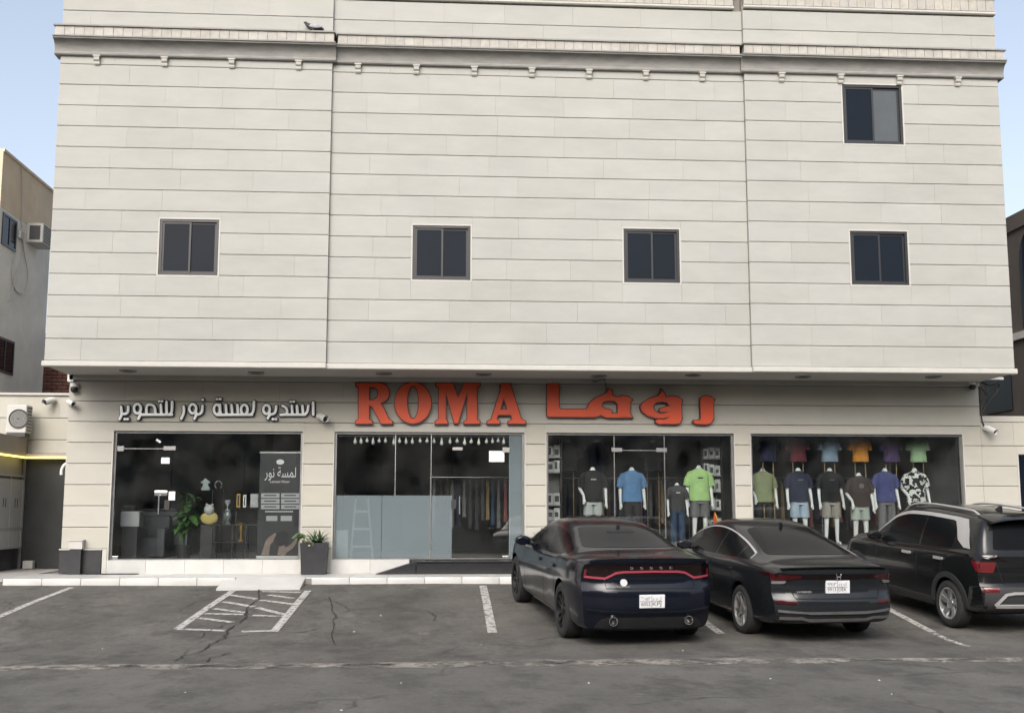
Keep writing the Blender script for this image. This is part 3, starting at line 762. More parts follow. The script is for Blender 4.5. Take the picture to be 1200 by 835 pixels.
# ================================================================== inside the shop windows
ZF = Z_SILL - 0.02
def cloth(name, col, col2=None, scale=6.0): return mat(name, col, 0.9, var=0.12 if col2 is None else 0.0, scale=scale, bump=0.5, bscale=14, col2=col2)
for nm, c in dict(black=(0.016, 0.016, 0.017), blue=(0.115, 0.235, 0.43), grey=(0.06, 0.06, 0.062), green=(0.42, 0.66, 0.26), maroon=(0.13, 0.022, 0.03), sky=(0.22, 0.31, 0.41), orange=(0.60, 0.25, 0.035),
                  purple=(0.055, 0.03, 0.11), mint=(0.34, 0.50, 0.30), navy=(0.015, 0.02, 0.05), sage=(0.25, 0.29, 0.16), brown=(0.055, 0.04, 0.034), indigo=(0.07, 0.08, 0.22), midgrey=(0.17, 0.17, 0.175),
                  pale=(0.50, 0.53, 0.52), iceblue=(0.40, 0.50, 0.60), beige=(0.34, 0.32, 0.28), denim=(0.035, 0.065, 0.12), palegreen=(0.42, 0.48, 0.42), charcoal=(0.05, 0.052, 0.055), rose=(0.28, 0.11, 0.11), tan=(0.28, 0.20, 0.10)).items():
    cloth('cloth_'+nm, c)
cloth('cloth_floral', (0.75, 0.77, 0.74), (0.012, 0.012, 0.013), 13.0)
for _n in M['cloth_floral'].node_tree.nodes:
    if _n.type == 'MAP_RANGE' and abs(_n.inputs['From Min'].default_value-0.3) < 1e-4: _n.inputs['From Min'].default_value = 0.48; _n.inputs['From Max'].default_value = 0.53
    if _n.type == 'TEX_NOISE' and _n.inputs['Scale'].default_value == 13.0: _n.inputs['Detail'].default_value = 1.5
mat('mannequin', (0.82, 0.84, 0.82), 0.35)
mat('wood_pole', (0.30, 0.22, 0.11), 0.5, var=0.2)
mat('display_deck', (0.20, 0.20, 0.20), 0.5, var=0.1)

def skin_mesh(verts, edges, radii, root=0, sub=1):
    me = bpy.data.meshes.new('figure'); me.from_pydata(verts, edges, [])
    o = bpy.data.objects.new('figure', me); COL.objects.link(o)
    o.modifiers.new('skin', 'SKIN'); sb = o.modifiers.new('sub', 'SUBSURF'); sb.levels = sub; sb.render_levels = sub
    for i, r in enumerate(radii):
        me.skin_vertices[0].data[i].radius = r if isinstance(r, tuple) else (r, r)
        me.skin_vertices[0].data[i].use_root = (i == root)
    bpy.context.view_layer.update()
    out = bpy.data.meshes.new_from_object(o.evaluated_get(bpy.context.evaluated_depsgraph_get()))
    bpy.data.objects.remove(o)
    for p in out.polygons: p.use_smooth = True
    return out
def mannequin_body(pose):
    v = [(0, 0, 0.93), (0, 0.0, 1.10), (0, 0.0, 1.30), (0, 0.015, 1.44), (0, 0.01, 1.50), (0, 0.0, 1.555)]
    r = [(0.135, 0.095), (0.12, 0.085), (0.145, 0.09), (0.065, 0.055), 0.048, 0.048]
    e = [(0, 1), (1, 2), (2, 3), (3, 4), (4, 5)]
    for sd in (-1, 1):
        b = len(v); el, wr = pose[sd]
        hand = (wr[0]*sd, wr[1]-0.03, wr[2]-0.09)
        v += [(0.165*sd, 0.015, 1.385), (el[0]*sd, el[1], el[2]), (wr[0]*sd, wr[1], wr[2]), hand, (hand[0]+0.01*sd, hand[1]-0.02, hand[2]-0.09), (hand[0]-0.035*sd, hand[1]-0.03, hand[2]-0.04)]
        r += [0.046, 0.040, 0.030, (0.040, 0.022), (0.024, 0.012), 0.012]
        e += [(3, b), (b, b+1), (b+1, b+2), (b+2, b+3), (b+3, b+4), (b+3, b+5)]
        b = len(v)
        v += [(0.09*sd, 0, 0.86), (0.105*sd, -0.015, 0.50), (0.115*sd, 0.02, 0.10), (0.12*sd, 0.01, 0.04), (0.135*sd, -0.13, 0.03)]
        r += [0.088, 0.056, 0.036, (0.04, 0.036), (0.035, 0.022)]
        e += [(0, b), (b, b+1), (b+1, b+2), (b+2, b+3), (b+3, b+4)]
    return skin_mesh(v, e, r)
DOWN = {-1: ((0.235, 0.03, 1.12), (0.245, -0.04, 0.88)), 1: ((0.235, 0.03, 1.12), (0.245, -0.04, 0.88))}
BENT = {-1: ((0.27, 0.04, 1.14), (0.20, -0.12, 0.98)), 1: ((0.26, 0.04, 1.14), (0.255, -0.06, 0.90))}
BODY = {'down': mannequin_body(DOWN), 'bent': mannequin_body(BENT)}
def ellipse(cx, cy, z, rx, ry, n=24, wob=0.0, ph=0.0):
    return [(cx+rx*(1+wob*math.sin(5*a+ph))*math.cos(a), cy+ry*(1+wob*math.cos(4*a+ph))*math.sin(a), z) for a in [2*math.pi*k/n for k in range(n)]]
def shirt_mesh(loose=1.0, hem=0.86, seed=0):
    g = MB(); q = seed*1.7
    g.loft([ellipse(0, 0, z, rx*loose, ry*loose, 24, w, q+z*9) for z, rx, ry, w in ((hem, 0.212, 0.148, .025), (hem+0.10, 0.206, 0.143, .02), (1.08, 0.192, 0.125, .025), (1.22, 0.197, 0.128, .012), (1.33, 0.205, 0.122, .008), (1.40, 0.19, 0.108, 0), (1.445, 0.14, 0.085, 0), (1.475, 0.085, 0.068, 0), (1.485, 0.072, 0.06, 0))], cap=False)
    for sd in (-1, 1):
        g.tube([(0.11*sd, 0.012, 1.395), (0.175*sd, 0.012, 1.375), (0.222*sd, 0.014, 1.28), (0.245*sd, 0.018, 1.15)], [0.06, 0.070*loose, 0.072*loose, 0.074*loose], 14, cap=False)
    return g.mesh('shirt', 60)
def bottoms_mesh(length, seed=0, wide=1.0):
    g = MB()
    g.loft([ellipse(0, 0, z, rx, ry, 22) for z, rx, ry in ((0.97, 0.15, 0.105), (0.88, 0.172, 0.118), (0.80, 0.178, 0.122))], cap=False)
    for sd in (-1, 1):
        zs = np.linspace(0.86, length, 6)
        g.loft([ellipse(0.093*sd + 0.012*sd*(0.86-z), -0.005, z, (0.088+0.012*min(1, (0.86-z)/0.2))*wide, (0.104+0.004*min(1, (0.86-z)/0.2))*wide, 18, .02, z*7+seed) for z in zs], cap=False)
    return g.mesh('bottoms', 60)
SH = [shirt_mesh(1.0, 0.86, k) for k in range(3)]
BT = {0.55: bottoms_mesh(0.55), 0.60: bottoms_mesh(0.60, 2), 0.10: bottoms_mesh(0.10, 1, 0.9)}
deckz = 1.05
def lk(name, me, m, par):
    o = bpy.data.objects.new(name, me if len(me.materials) == 0 else me.copy()); COL.objects.link(o); o.parent = par
    o.data.materials.clear(); o.data.materials.append(M[m]); return o
def mannequin(px, dy, label, top, low, leg=0.55, pose='down', scale=1.0, rz=0.0, z=deckz, lowname='shorts', printed=None):
    p = at(px, 600, Y=YG+dy)
    T = thing('mannequin', label, 'mannequin', (p.x, YG+dy, z), 'headless shop mannequins', rz)
    T.scale = (scale, scale, scale)
    lk('figure', BODY[pose], 'mannequin', T); lk('shirt', SH[int(px) % 3], top, T)
    if low: lk(lowname, BT[leg], low, T)
    st = MB().lathe([(0.14, 0.0), (0.14, 0.012), (0.015, 0.014)], n=20); lk('stand', st.mesh('stand', 30), 'steel', T)
    if printed:
        k, m = printed; g = MB()
        def blob(x, zc, w, h): g.cbox(x-w/2, x+w/2, -0.141, -0.120, zc-h/2, zc+h/2, 0.002)
        if k == 'line':
            for j in range(5): blob(-0.045+0.022*j, 1.30, 0.015, 0.02)
        elif k == 'badge': blob(0.0, 1.30, 0.10, 0.022)
        else: g.lathe([(0.05, -0.139), (0.05, -0.125)], (0, 0, 1.28), 20, 'y'); 
        lk('shirt_print', g.mesh('shirt_print'), m, T)
    return T
def torso(px, dy, label, top, z=2.02, rz=0.0, scale=0.82):
    p = at(px, 530, Y=YG+dy)
    T = thing('torso_form', label, 'torso form', (p.x, YG+dy, z), 'shirts on raised torso forms', rz)
    T.scale = (scale, scale, scale)
    lk('shirt', SH[int(px) % 3], top, T)
    lk('torso', MB().loft([ellipse(0, 0, zz, rx, ry, 18) for zz, rx, ry in ((0.90, 0.16, 0.11), (1.1, 0.15, 0.1), (1.35, 0.17, 0.1), (1.44, 0.08, 0.06), (1.56, 0.05, 0.05))]).mesh('torso', 60), 'mannequin', T)
    g = MB(); zl = (ZF - z)/scale
    for sd in (-1, 1): g.tube([(0.13*sd, 0.03, 0.95), (0.13*sd, 0.03, zl)], 0.014, 8)
    lk('pole', g.mesh('pole', 40), 'wood_pole', T)
    return T
# display deck behind each clothing window
for i, (a, b_) in enumerate(SHOPS[2:]):
    tag(obj('display_deck', MB().cbox(a+0.1, b_-0.1, YG+0.12, YG+1.15, ZF, deckz-0.002, 0.01), 'display_deck'), ('low grey display deck under the green-shirted mannequin', 'low grey display deck under the mannequin in the patterned shirt')[i], 'display deck')
mannequin(695, 0.45, 'mannequin in black tee and pale shorts with bent arm', 'cloth_black', 'cloth_pale', 0.60, 'bent', printed=('line', 'paper'))
mannequin(741, 0.50, 'mannequin in plain mid-blue tee and black trousers', 'cloth_blue', 'cloth_black', 0.10, lowname='trousers', printed=None)
mannequin(794, 0.42, 'small mannequin in dark grey tee and blue jeans', 'cloth_grey', 'cloth_denim', 0.10, scale=0.80, lowname='jeans', printed=('badge', 'paper'))
mannequin(820, 0.62, 'mannequin in bright lime green tee and grey shorts', 'cloth_green', 'cloth_midgrey', 0.55, scale=1.03, printed=('badge', 'cloth_black'))
mannequin(895, 0.75, 'mannequin in sage green polo shirt', 'cloth_sage', 'cloth_black', 0.10, 'bent', lowname='trousers')
mannequin(937, 0.55, 'mannequin in black tee and ice-blue shorts', 'cloth_navy', 'cloth_iceblue', 0.55, printed=('badge', 'cloth_midgrey'))
mannequin(974, 0.60, 'mannequin in black tee and beige shorts', 'cloth_black', 'cloth_beige', 0.55, printed=('line', 'cloth_midgrey'))
mannequin(1008, 0.45, 'mannequin in brown tee with round print and pale shorts', 'cloth_brown', 'cloth_palegreen', 0.60, 'bent', printed=('disc', 'cloth_midgrey'), z=0.95)
mannequin(1039, 0.60, 'mannequin in indigo tee and grey trousers', 'cloth_indigo', 'cloth_midgrey', 0.10, lowname='trousers')
mannequin(1074, 0.50, 'mannequin in black and white patterned shirt', 'cloth_floral', 'cloth_black', 0.10, 'bent', lowname='trousers')
for px, nm, lb in ((900, 'navy', 'navy shirt on torso form at the window end by the pier'), (935, 'maroon', 'maroon tee on raised torso form'), (972, 'sky', 'pale blue tee on raised torso form'), (1008, 'orange', 'orange tee on raised torso form'), (1044, 'purple', 'dark purple tee on raised torso form'), (1076, 'mint', 'mint green tee on raised torso form')):
    torso(px, 0.62, lb, 'cloth_'+nm)
# dim torso forms deeper in the store
for px, nm, lb in ((765, 'charcoal', 'charcoal jacket on torso form behind the closed glass door'), (665, 'grey', 'dark grey shirt on torso form above the black-tee mannequin'), (700, 'navy', 'dark shirt on torso form behind the black-tee mannequin')):
    torso(px, 1.7, lb, 'cloth_'+nm, z=1.75, scale=0.95)

# shelving with boxed packs at both ends of the first clothing window
mat('pack_white', (0.46, 0.47, 0.46), 0.5, var=0.3, scale=14, rnd=0.12)
mat('pack_print', (0.03, 0.03, 0.033), 0.5)
def shelves(x0, x1, dy, zs, label, gl, seed, per):
    U = thing('shelf_unit', label, 'shelf', ((x0+x1)/2, YG+dy, ZF)); r = random.Random(seed)
    for k, xx in enumerate((x0, x1-0.03)): obj('upright', MB().box(xx, xx+0.03, YG+dy, YG+dy+0.32, ZF, 3.2), 'dark_frame', U)
    obj('back_panel', MB().box(x0+0.03, x1-0.03, YG+dy+0.30, YG+dy+0.318, ZF, 3.2), 'room_wall', U)
    for zz in zs:
        obj('shelf', MB().box(x0+0.031, x1-0.031, YG+dy, YG+dy+0.295, zz-0.02, zz), 'alu', U)
        w = (x1-x0-0.08)/per
        for k in range(per):
            h = r.uniform(0.19, 0.25); xx = x0+0.04+k*w
            pk_ = thing('boxed_pack', gl, 'box', (xx+w/2, YG+dy+0.1, zz), gl + 's')
            obj('carton', MB().box(xx+0.006, xx+w-0.006, YG+dy+0.02, YG+dy+0.20, zz+0.0008, zz+h), 'pack_white', pk_)
            obj('print_panel', MB().box(xx+0.02, xx+w-0.02-r.uniform(0, 0.04), YG+dy+0.016, YG+dy+0.0195, zz+h*r.uniform(0.15, 0.3), zz+h*r.uniform(0.6, 0.9)), 'pack_print', pk_)
shelves(gx(642), gx(662), 0.5, [1.25, 1.55, 1.85, 2.5, 2.8], 'dark shelf unit of packs beside the black-tee mannequin', 'white printed pack on the shelves near the black-tee mannequin', 3, 2)
shelves(gx(833), gx(858), 0.75, [1.35, 1.75, 2.12, 2.45, 2.80], 'dark shelf unit of packs beside the lime green tee', 'white printed pack on the shelves near the lime green tee', 4, 3)
# orange warning pennant leaning by the deck
mat('flag_orange', (0.75, 0.11, 0.02), 0.6); mat('flag_yellow', (0.75, 0.50, 0.06), 0.6)
p = at(836, 628, Y=YG+0.30); q = at(846, 620, Y=YG+0.30)
K = thing('warning_cone', 'orange folding warning triangle with yellow edge beside the lime green mannequin', 'warning sign', (p.x, YG+0.30, deckz))
t0, t1, t2 = at(837, 600, Y=YG+0.30), at(833, 632, Y=YG+0.30), at(848, 622, Y=YG+0.30)
def tri_prism(pts, y0, y1):
    g = MB(); n = len(pts); g.add([(p_[0], y0, p_[1]) for p_ in pts] + [(p_[0], y1, p_[1]) for p_ in pts], [tuple(range(n)), tuple(range(2*n-1, n-1, -1))] + [(i, (i+1) % n, (i+1) % n + n, i+n) for i in range(n)]); return g
obj('panel', tri_prism([(t0.x, t0.z), (t1.x, deckz), (t2.x, deckz+0.08)], YG+0.29, YG+0.31), 'flag_orange', K)
obj('edge_strip', tri_prism([(t0.x, t0.z), (t2.x, deckz+0.08), (t2.x+0.03, deckz+0.11), (t0.x+0.02, t0.z)], YG+0.284, YG+0.309), 'flag_yellow', K)

# clothes rails in the depth of the store
rr = random.Random(17)
for x0, x1, dy, lb in ((-0.1, 1.6, 2.4, 'clothes rail seen through the glass door'), (2.5, 5.6, 2.8, 'clothes rail behind the blue-tee mannequin'), (6.6, 10.0, 2.6, 'clothes rail behind the row of torso forms')):
    U = thing('clothes_rail', 'steel ' + lb, 'clothes rail', ((x0+x1)/2, YG+dy, ZF))
    g = MB().tube([(x0, YG+dy, ZF), (x0, YG+dy, 2.45), (x1, YG+dy, 2.45), (x1, YG+dy, ZF)], 0.018, 8); obj('rail_frame', g, 'steel', U)
    x = x0+0.08
    while x < x1-0.08:
        c = rr.choice(['rose', 'tan', 'charcoal', 'grey', 'brown', 'navy', 'midgrey', 'denim'])
        hgt = rr.uniform(0.75, 1.1)
        g = MB().loft([[(x+dx*f, YG+dy+dyy*f2, zz) for dx, dyy in ((-.03, -.2), (.03, -.2), (.03, .2), (-.03, .2))] for zz, f, f2 in ((2.40, .3, .3), (2.33, .8, 1.0), (2.0, 1, 1.05), (2.40-hgt, 1.3, 1.15))])
        G = obj('garment', g, 'cloth_'+c); tag(G, c.replace('midgrey', 'mid-grey') + ' garment hanging on the steel ' + lb, 'garment', 'garments on the ' + lb)
        x += rr.uniform(0.10, 0.15)

# string of glass pendants across the head of the entrance
mat('pendant', (0.85, 0.85, 0.80), 0.15, spec=0.8)
SL = thing('pendant_string', 'string of small glass pendants hung across the top of the entrance glass', 'decoration', (0, YG+0.10, 3.15))
obj('cord', MB().tube([(gx(396), YG+0.10, gz(511)), (gx(596), YG+0.10, gz(511))], 0.006, 6), 'steel', SL)
xx = 415
while xx < 597:
    xw = gx(xx); z0 = gz(512); l_ = rr.uniform(0.10, 0.17)
    obj('pendant', MB().lathe([(0.004, 0), (0.012, -0.03), (0.030, -l_*0.6), (0.034, -l_*0.8), (0.012, -l_)], (xw, YG+0.10, z0), 8), 'pendant', SL, 30)
    xx += rr.uniform(6, 10)
# stepladder standing behind the frosted panel
LD = thing('step_ladder', 'white stepladder seen through the frosted glass', 'ladder', (gx(424, 620), YG+0.12, ZF))
g0, g1, g2, g3 = at(417, 583, Y=YG+0.05), at(411, 650, Y=YG+0.05), at(431, 583, Y=YG+0.05), at(437, 650, Y=YG+0.05)
for u, w in ((g0, g1), (g2, g3)): obj('stile', MB().tube([(u.x, YG+0.035, u.z), (w.x, YG+0.05, ZF)], 0.022, 8), 'white_plastic', LD, 40)
for t in (0.22, 0.5, 0.78):
    xa, xb = g0.x+(g1.x-g0.x)*t, g2.x+(g3.x-g2.x)*t; zz = g0.z+(ZF-g0.z)*t
    obj('tread', MB().box(xa, xb, YG+0.02, YG+0.09, zz-0.02, zz+0.02), 'white_plastic', LD)
# parcel and carton behind the frosted panel
tag(obj('parcel', MB().cbox(gx(392), gx(409), YG+0.05, YG+0.30, ZF, 1.36, 0.01), 'paper'), 'pale parcel behind the frosted glass beside the stepladder', 'parcel')

# ---------------------------------------------------------------- studio window
mat('leaf', (0.07, 0.15, 0.04), 0.45, var=0.4, scale=5, rnd=0.2)
mat('gold', (0.55, 0.36, 0.10), 0.3, metal=0.8)
mat('pot_dark', (0.03, 0.03, 0.032), 0.5, var=0.2)
mat('skin_print', (0.26, 0.20, 0.17), 0.8, var=0.2, scale=8)
mat('yellow_cloth', (0.55, 0.46, 0.16), 0.8, var=0.1)
mat('banner', (0.03, 0.031, 0.034), 0.6, var=0.15, scale=2)
mat('grey_sofa', (0.10, 0.105, 0.11), 0.85, var=0.15, bump=0.3)
def leaf_mesh(L, W, droop):
    vs, fs = [], []
    for i in range(6):
        t = i/5; w = W*math.sin(math.pi*min(1, t*0.95+0.04))**0.8; z = -droop*t*t*L
        vs += [(t*L, -w, z+0.15*w), (t*L, 0, z), (t*L, w, z+0.15*w)]
    for i in range(5): fs += [(i*3, i*3+3, i*3+4, i*3+1), (i*3+1, i*3+4, i*3+5, i*3+2)]
    g = MB(); g.add(vs, fs); return g.mesh('leaf', 50)
def leafy(name, label, loc, height, n, L, W, potr, poth, seed, cat='plant'):
    r = random.Random(seed); T = thing(name, label, cat, loc)
    lk('pot', MB().lathe([(potr*0.75, 0), (potr, poth), (potr*0.9, poth), (potr*0.85, poth-0.03)], n=20).mesh('pot', 30), 'pot_dark', T)
    g = MB(); tips = []
    for k in range(5):
        a = r.uniform(0, 6.28); d = r.uniform(0.02, 0.14); tp = (math.cos(a)*d, math.sin(a)*d, height*r.uniform(0.75, 1)); tips.append(tp)
        g.tube([(0, 0, poth-0.05), (tp[0]*0.3, tp[1]*0.3, height*0.5), tp], 0.010, 6)
    lk('stem', g.mesh('stem', 40), 'leaf', T)
    ms = [leaf_mesh(L*f, W*f, dr) for f, dr in ((1, 0.5), (0.8, 0.25), (1.1, 0.8))]
    for m in ms: m.materials.append(M['leaf'])
    for k in range(n):
        tp = r.choice(tips); t = r.uniform(0.35, 1.0)
        o = bpy.data.objects.new('leaf', ms[k % 3]); COL.objects.link(o); o.parent = T
        o.location = (tp[0]*t, tp[1]*t, poth*0.6+(tp[2]-poth*0.6)*t); o.rotation_euler = (r.uniform(-.4, .4), r.uniform(-0.9, 0.3), r.uniform(0, 6.28))
    return T
p = at(216, 640, Y=YG+0.45)
leafy('potted_plant', 'large-leaved green plant in dark pot inside the studio window', (p.x, YG+0.40, ZF), 1.42, 110, 0.23, 0.07, 0.15, 0.28, 3)
# roll-up banner
bx0, bx1 = gx(303), gx(354); bz0, bz1 = gz(651), gz(531); yb = YG+0.14; bw = bx1-bx0; bc = (bx0+bx1)/2
BN = thing('roll_up_banner', 'black roll-up banner with white Arabic lettering inside the studio window', 'banner', (bc, yb, ZF))
obj('sheet', MB().box(bx0, bx1, yb, yb+0.004, bz0, bz1), 'banner', BN)
obj('top_rail', MB().cbox(bx0-0.01, bx1+0.01, yb-0.01, yb+0.015, bz1-0.005, bz1+0.025, 0.004), 'white_plastic', BN)
obj('base', MB().cbox(bx0-0.02, bx1+0.02, yb-0.06, yb+0.08, ZF, bz0+0.01, 0.01), 'white_plastic', BN)
def bt(body, size, px, py, m='paper', width=None, e=0.0008): return place_text('lettering', body, size, Vector((at(px, py, Y=yb).x, yb-0.0012, at(px, py, Y=yb).z)), FACE, m, BN, e, width=width)
bt('\ufead\ufeee\ufee7 \ufe94\ufeb4\ufee4\ufedf', 0.27, 329, 554, width=0.60)
bt('Lamset Noor', 0.075, 328, 564, 'paper', 0.38)
g = MB().lathe([(0.05, 0), (0.05, 0.002)], (at(329, 541, Y=yb).x, yb-0.003, at(329, 541, Y=yb).z), 20, 'y'); g.v = [((v[0]-bc)*1.5+bc, v[1], v[2]) for v in g.v]
obj('emblem', g, 'paper', BN)
mat('tile_grey', (0.42, 0.43, 0.44), 0.6)
for k in range(3):
    for (u0, u1) in ((306, 327.5), (329.5, 350.5)):
        a_, c_ = at(u0, 577.5+6.6*k, Y=yb), at(u1, 583.0+6.6*k, Y=yb)
        o = obj('text_tile', MB().cbox(a_.x, c_.x, yb-0.003, yb-0.0005, c_.z, a_.z, 0.001), 'tile_grey', BN)
        obj('tile_text', MB().box(a_.x+0.06, c_.x-0.06, yb-0.0042, yb-0.0032, (a_.z+c_.z)/2-0.008, (a_.z+c_.z)/2+0.012), 'dark_frame', o)
for (u0, u1) in ((312, 325), (329, 342)):
    a_, c_ = at(u0, 604, Y=yb), at(u1, 610, Y=yb); obj('text_tile', MB().cbox(a_.x, c_.x, yb-0.003, yb-0.0005, c_.z, a_.z, 0.001), 'tile_grey', BN)
a_, c_ = at(311, 599, Y=yb), at(344, 599, Y=yb)
g = MB()
for k in range(14): xx = a_.x+(c_.x-a_.x)*k/14; g.box(xx, xx+0.022, yb-0.0025, yb-0.0006, a_.z-0.012, a_.z+0.012)
obj('text_line', g, 'paper', BN)
# printed photograph of two hands and a camera at the foot of the banner
def pp(pts): return [(at(u, v, Y=yb).x, at(u, v, Y=yb).z) for u, v in pts]
obj('hand_print', tri_prism(pp([(306, 650), (311, 634), (315, 629), (322, 624), (326, 627), (322, 633), (317, 637), (315, 650)]), yb-0.003, yb-0.0006), 'skin_print', BN)
obj('hand_print', tri_prism(pp([(325, 650), (327, 640), (324, 634), (328, 632), (335, 641), (341, 637), (347, 630), (350, 632), (343, 642), (337, 646), (333, 651)]), yb-0.003, yb-0.0006), 'skin_print', BN)
obj('camera_print', tri_prism(pp([(320, 634), (324, 625), (334, 621), (339, 626), (338, 636), (328, 640)]), yb-0.0045, yb-0.0031), 'dark_frame', BN)
# low black table with keepsakes
tx0, tx1 = gx(248), gx(302); tz = gz(614); ty = YG+0.30
TB = thing('display_table', 'black metal display table in the studio window', 'table', ((tx0+tx1)/2, ty+0.2, ZF))
for zz in (tz, gz(634)): obj('shelf', MB().box(tx0, tx1, ty, ty+0.4, zz-0.02, zz), 'black_plastic', TB)
for xx in (tx0+0.01, tx0+0.36, tx0+0.62, tx1-0.03):
    for yy in (ty+0.005, ty+0.375): obj('leg', MB().box(xx, xx+0.02, yy, yy+0.02, ZF, tz-0.02), 'black_plastic', TB)
hi = gz(594); 
RS = thing('wall_rack', 'small black raised rack carrying framed pictures beside the banner', 'rack', (gx(287), ty+0.2, tz))
obj('rack_shelf', MB().box(gx(272), gx(301), ty+0.02, ty+0.30, hi-0.015, hi), 'black_plastic', RS)
for xx in (gx(273), gx(299)): obj('rack_leg', MB().box(xx, xx+0.02, ty+0.1, ty+0.12, tz, hi-0.015), 'black_plastic', RS)
def lathe_thing(name, label, cat, px, zb, prof, m, dy=0.15):
    x = gx(px); return tag(obj(name, MB().lathe(prof, (x, ty+dy, zb), 20), m, None, 35), label, cat)
mat('glass_grey', (0.35, 0.40, 0.40), 0.15, spec=0.8); mat('glass_dim', (0.16, 0.19, 0.19), 0.2, spec=0.8)
lathe_thing('glass_cup', 'clear glass goblet on the studio display table', 'cup', 263, tz+0.27, [(0.05, 0), (0.05, .01), (.012, .03), (.012, .08), (.05, .14), (.06, .20), (.055, .2)], 'glass_grey')
tag(obj('cup_riser', MB().cbox(gx(258), gx(269), ty+0.08, ty+0.22, tz, tz+0.269, 0.005), 'black_plastic'), 'black riser block under the glass goblet', 'riser')
lathe_thing('glass_award', 'oval glass award standing before the black riser', 'award', 265, tz, [(0.05, 0), (0.05, .02), (.03, .04), (.075, .12), (.075, .19), (.04, .26), (.0, .27)], 'glass_dim', 0.03)
lathe_thing('trophy_cup', 'gold trophy cup on the lower shelf of the studio table', 'trophy', 280, gz(634), [(0.07, 0), (0.07, .03), (.02, .06), (.018, .16), (.05, .22), (.085, .36), (.08, .36)], 'gold')
fr = thing('toy_frame', 'yellow framed keepsake with pale bear on the studio table', 'keepsake', (gx(242), ty+0.1, tz-0.01))
fb = MB().ell((gx(242), ty+0.12, tz+0.12), (0.17, 0.06, 0.13), 18, 10); obj('cushion', fb, 'yellow_cloth', fr, 60)
g = MB().ell((gx(242), ty+0.08, tz+0.28), (0.10, 0.06, 0.10), 16, 10).ell((gx(239), ty+0.08, tz+0.37), (0.03, 0.03, 0.03)).ell((gx(245.5), ty+0.08, tz+0.37), (0.03, 0.03, 0.03)); obj('bear', g, 'pack_white', fr, 60)
tag(obj('keepsake_stand', MB().cbox(gx(233), gx(247.6), ty+0.02, ty+0.24, ZF, tz-0.012, 0.006), 'black_plastic'), 'narrow black pedestal under the yellow keepsake', 'pedestal')
def prop_sign(name, label, cat, pts, m, dy, pole):
    T = thing(name, label, cat, (gx(pole), ty+dy, tz)); ys = ty+dy
    w = [(at(u, v, Y=ys).x, at(u, v, Y=ys).z) for u, v in pts]; obj('board', tri_prism(w, ys-0.012, ys+0.012), m, T)
    zb = min(q[1] for q in w); obj('prop', MB().tube([(gx(pole), ys, zb+0.02), (gx(pole), ys, ZF)], 0.012, 8), 'black_plastic', T); return T
prop_sign('cut_out', 'pale graduate-cap cut-out on a thin black stand', 'prop', [(236, 574), (236, 571), (238, 569), (238, 566), (235, 565), (241, 560), (247, 565), (244, 566), (244, 569), (246, 571), (246, 574)], 'glass_grey', 0.45, 241)
T = thing('horseshoe', 'small silver horseshoe prop on a thin black stand', 'prop', (gx(256), ty+0.47, ZF))
obj('arch', MB().tube([(at(256+4*math.cos(a), 568-4.5*math.sin(a), Y=ty+0.47).x, ty+0.47, at(256, 568-4.5*math.sin(a), Y=ty+0.47).z) for a in np.linspace(-0.9, math.pi+0.9, 18)], 0.014, 8), 'alu', T, 40)
obj('prop', MB().tube([(gx(253.5), ty+0.47, gz(571.5)), (gx(253.5), ty+0.47, ZF)], 0.008, 6), 'black_plastic', T)
for px, w, hh, lb, m in ((276, 0.07, 0.26, 'tall gold picture easel on the studio rack', 'gold'), (283.5, 0.06, 0.24, 'white slim picture frame on the studio rack', 'paper'), (295, 0.15, 0.26, 'grey picture of a bride in a frame on the studio rack', 'tile_grey')):
    f_ = thing('picture_frame', lb, 'frame', (gx(px), ty+0.12, hi)); g = MB().box(gx(px)-w/2, gx(px)+w/2, ty+0.10, ty+0.13, hi, hi+hh); obj('frame', g, m, f_)
    obj('picture', MB().box(gx(px)-w/2+0.02, gx(px)+w/2-0.02, ty+0.094, ty+0.0995, hi+0.03, hi+hh-0.03), 'dark_frame' if m != 'tile_grey' else 'pack_white', f_)
# reception: sofa and printer at the left
sx0, sx1 = gx(136), gx(178); sy = YG+1.3
SF = thing('armchair', 'grey upholstered armchair inside the studio door', 'armchair', ((sx0+sx1)/2, sy, ZF))
obj('seat', MB().cbox(sx0+0.16, sx1-0.16, sy, sy+0.7, ZF+0.02, ZF+0.42, 0.05), 'grey_sofa', SF, 40); obj('backrest', MB().cbox(sx0+0.05, sx1-0.05, sy+0.6, sy+0.85, ZF+0.02, ZF+0.85, 0.06), 'grey_sofa', SF, 40)
for xx in (sx0, sx1-0.18): obj('armrest', MB().cbox(xx, xx+0.18, sy-0.02, sy+0.8, ZF+0.02, ZF+0.60, 0.05), 'grey_sofa', SF, 40)
DK = thing('reception_desk', 'dark reception desk deep inside the studio', 'desk', (-5.9, YG+2.6, ZF))
obj('desk_body', MB().cbox(-6.55, -5.2, YG+2.4, YG+2.95, ZF, ZF+0.95, 0.02), 'room_wall', DK); obj('desk_top', MB().cbox(-6.6, -5.15, YG+2.36, YG+3.0, ZF+0.951, ZF+0.99, 0.008), 'alu', DK)
px0, px1 = gx(133), gx(156)
PR = thing('printer', 'pale photo printer on a stand by the studio door', 'printer', ((px0+px1)/2, YG+0.75, gz(617)))
pz = gz(617)
obj('printer_body', MB().cbox(px0, px1, YG+0.6, YG+0.95, pz, pz+0.30, 0.02), 'tile_grey', PR); obj('printer_lid', MB().cbox(px0+0.02, px1-0.10, YG+0.62, YG+0.9, pz+0.301, pz+0.42, 0.02), 'dark_frame', PR)
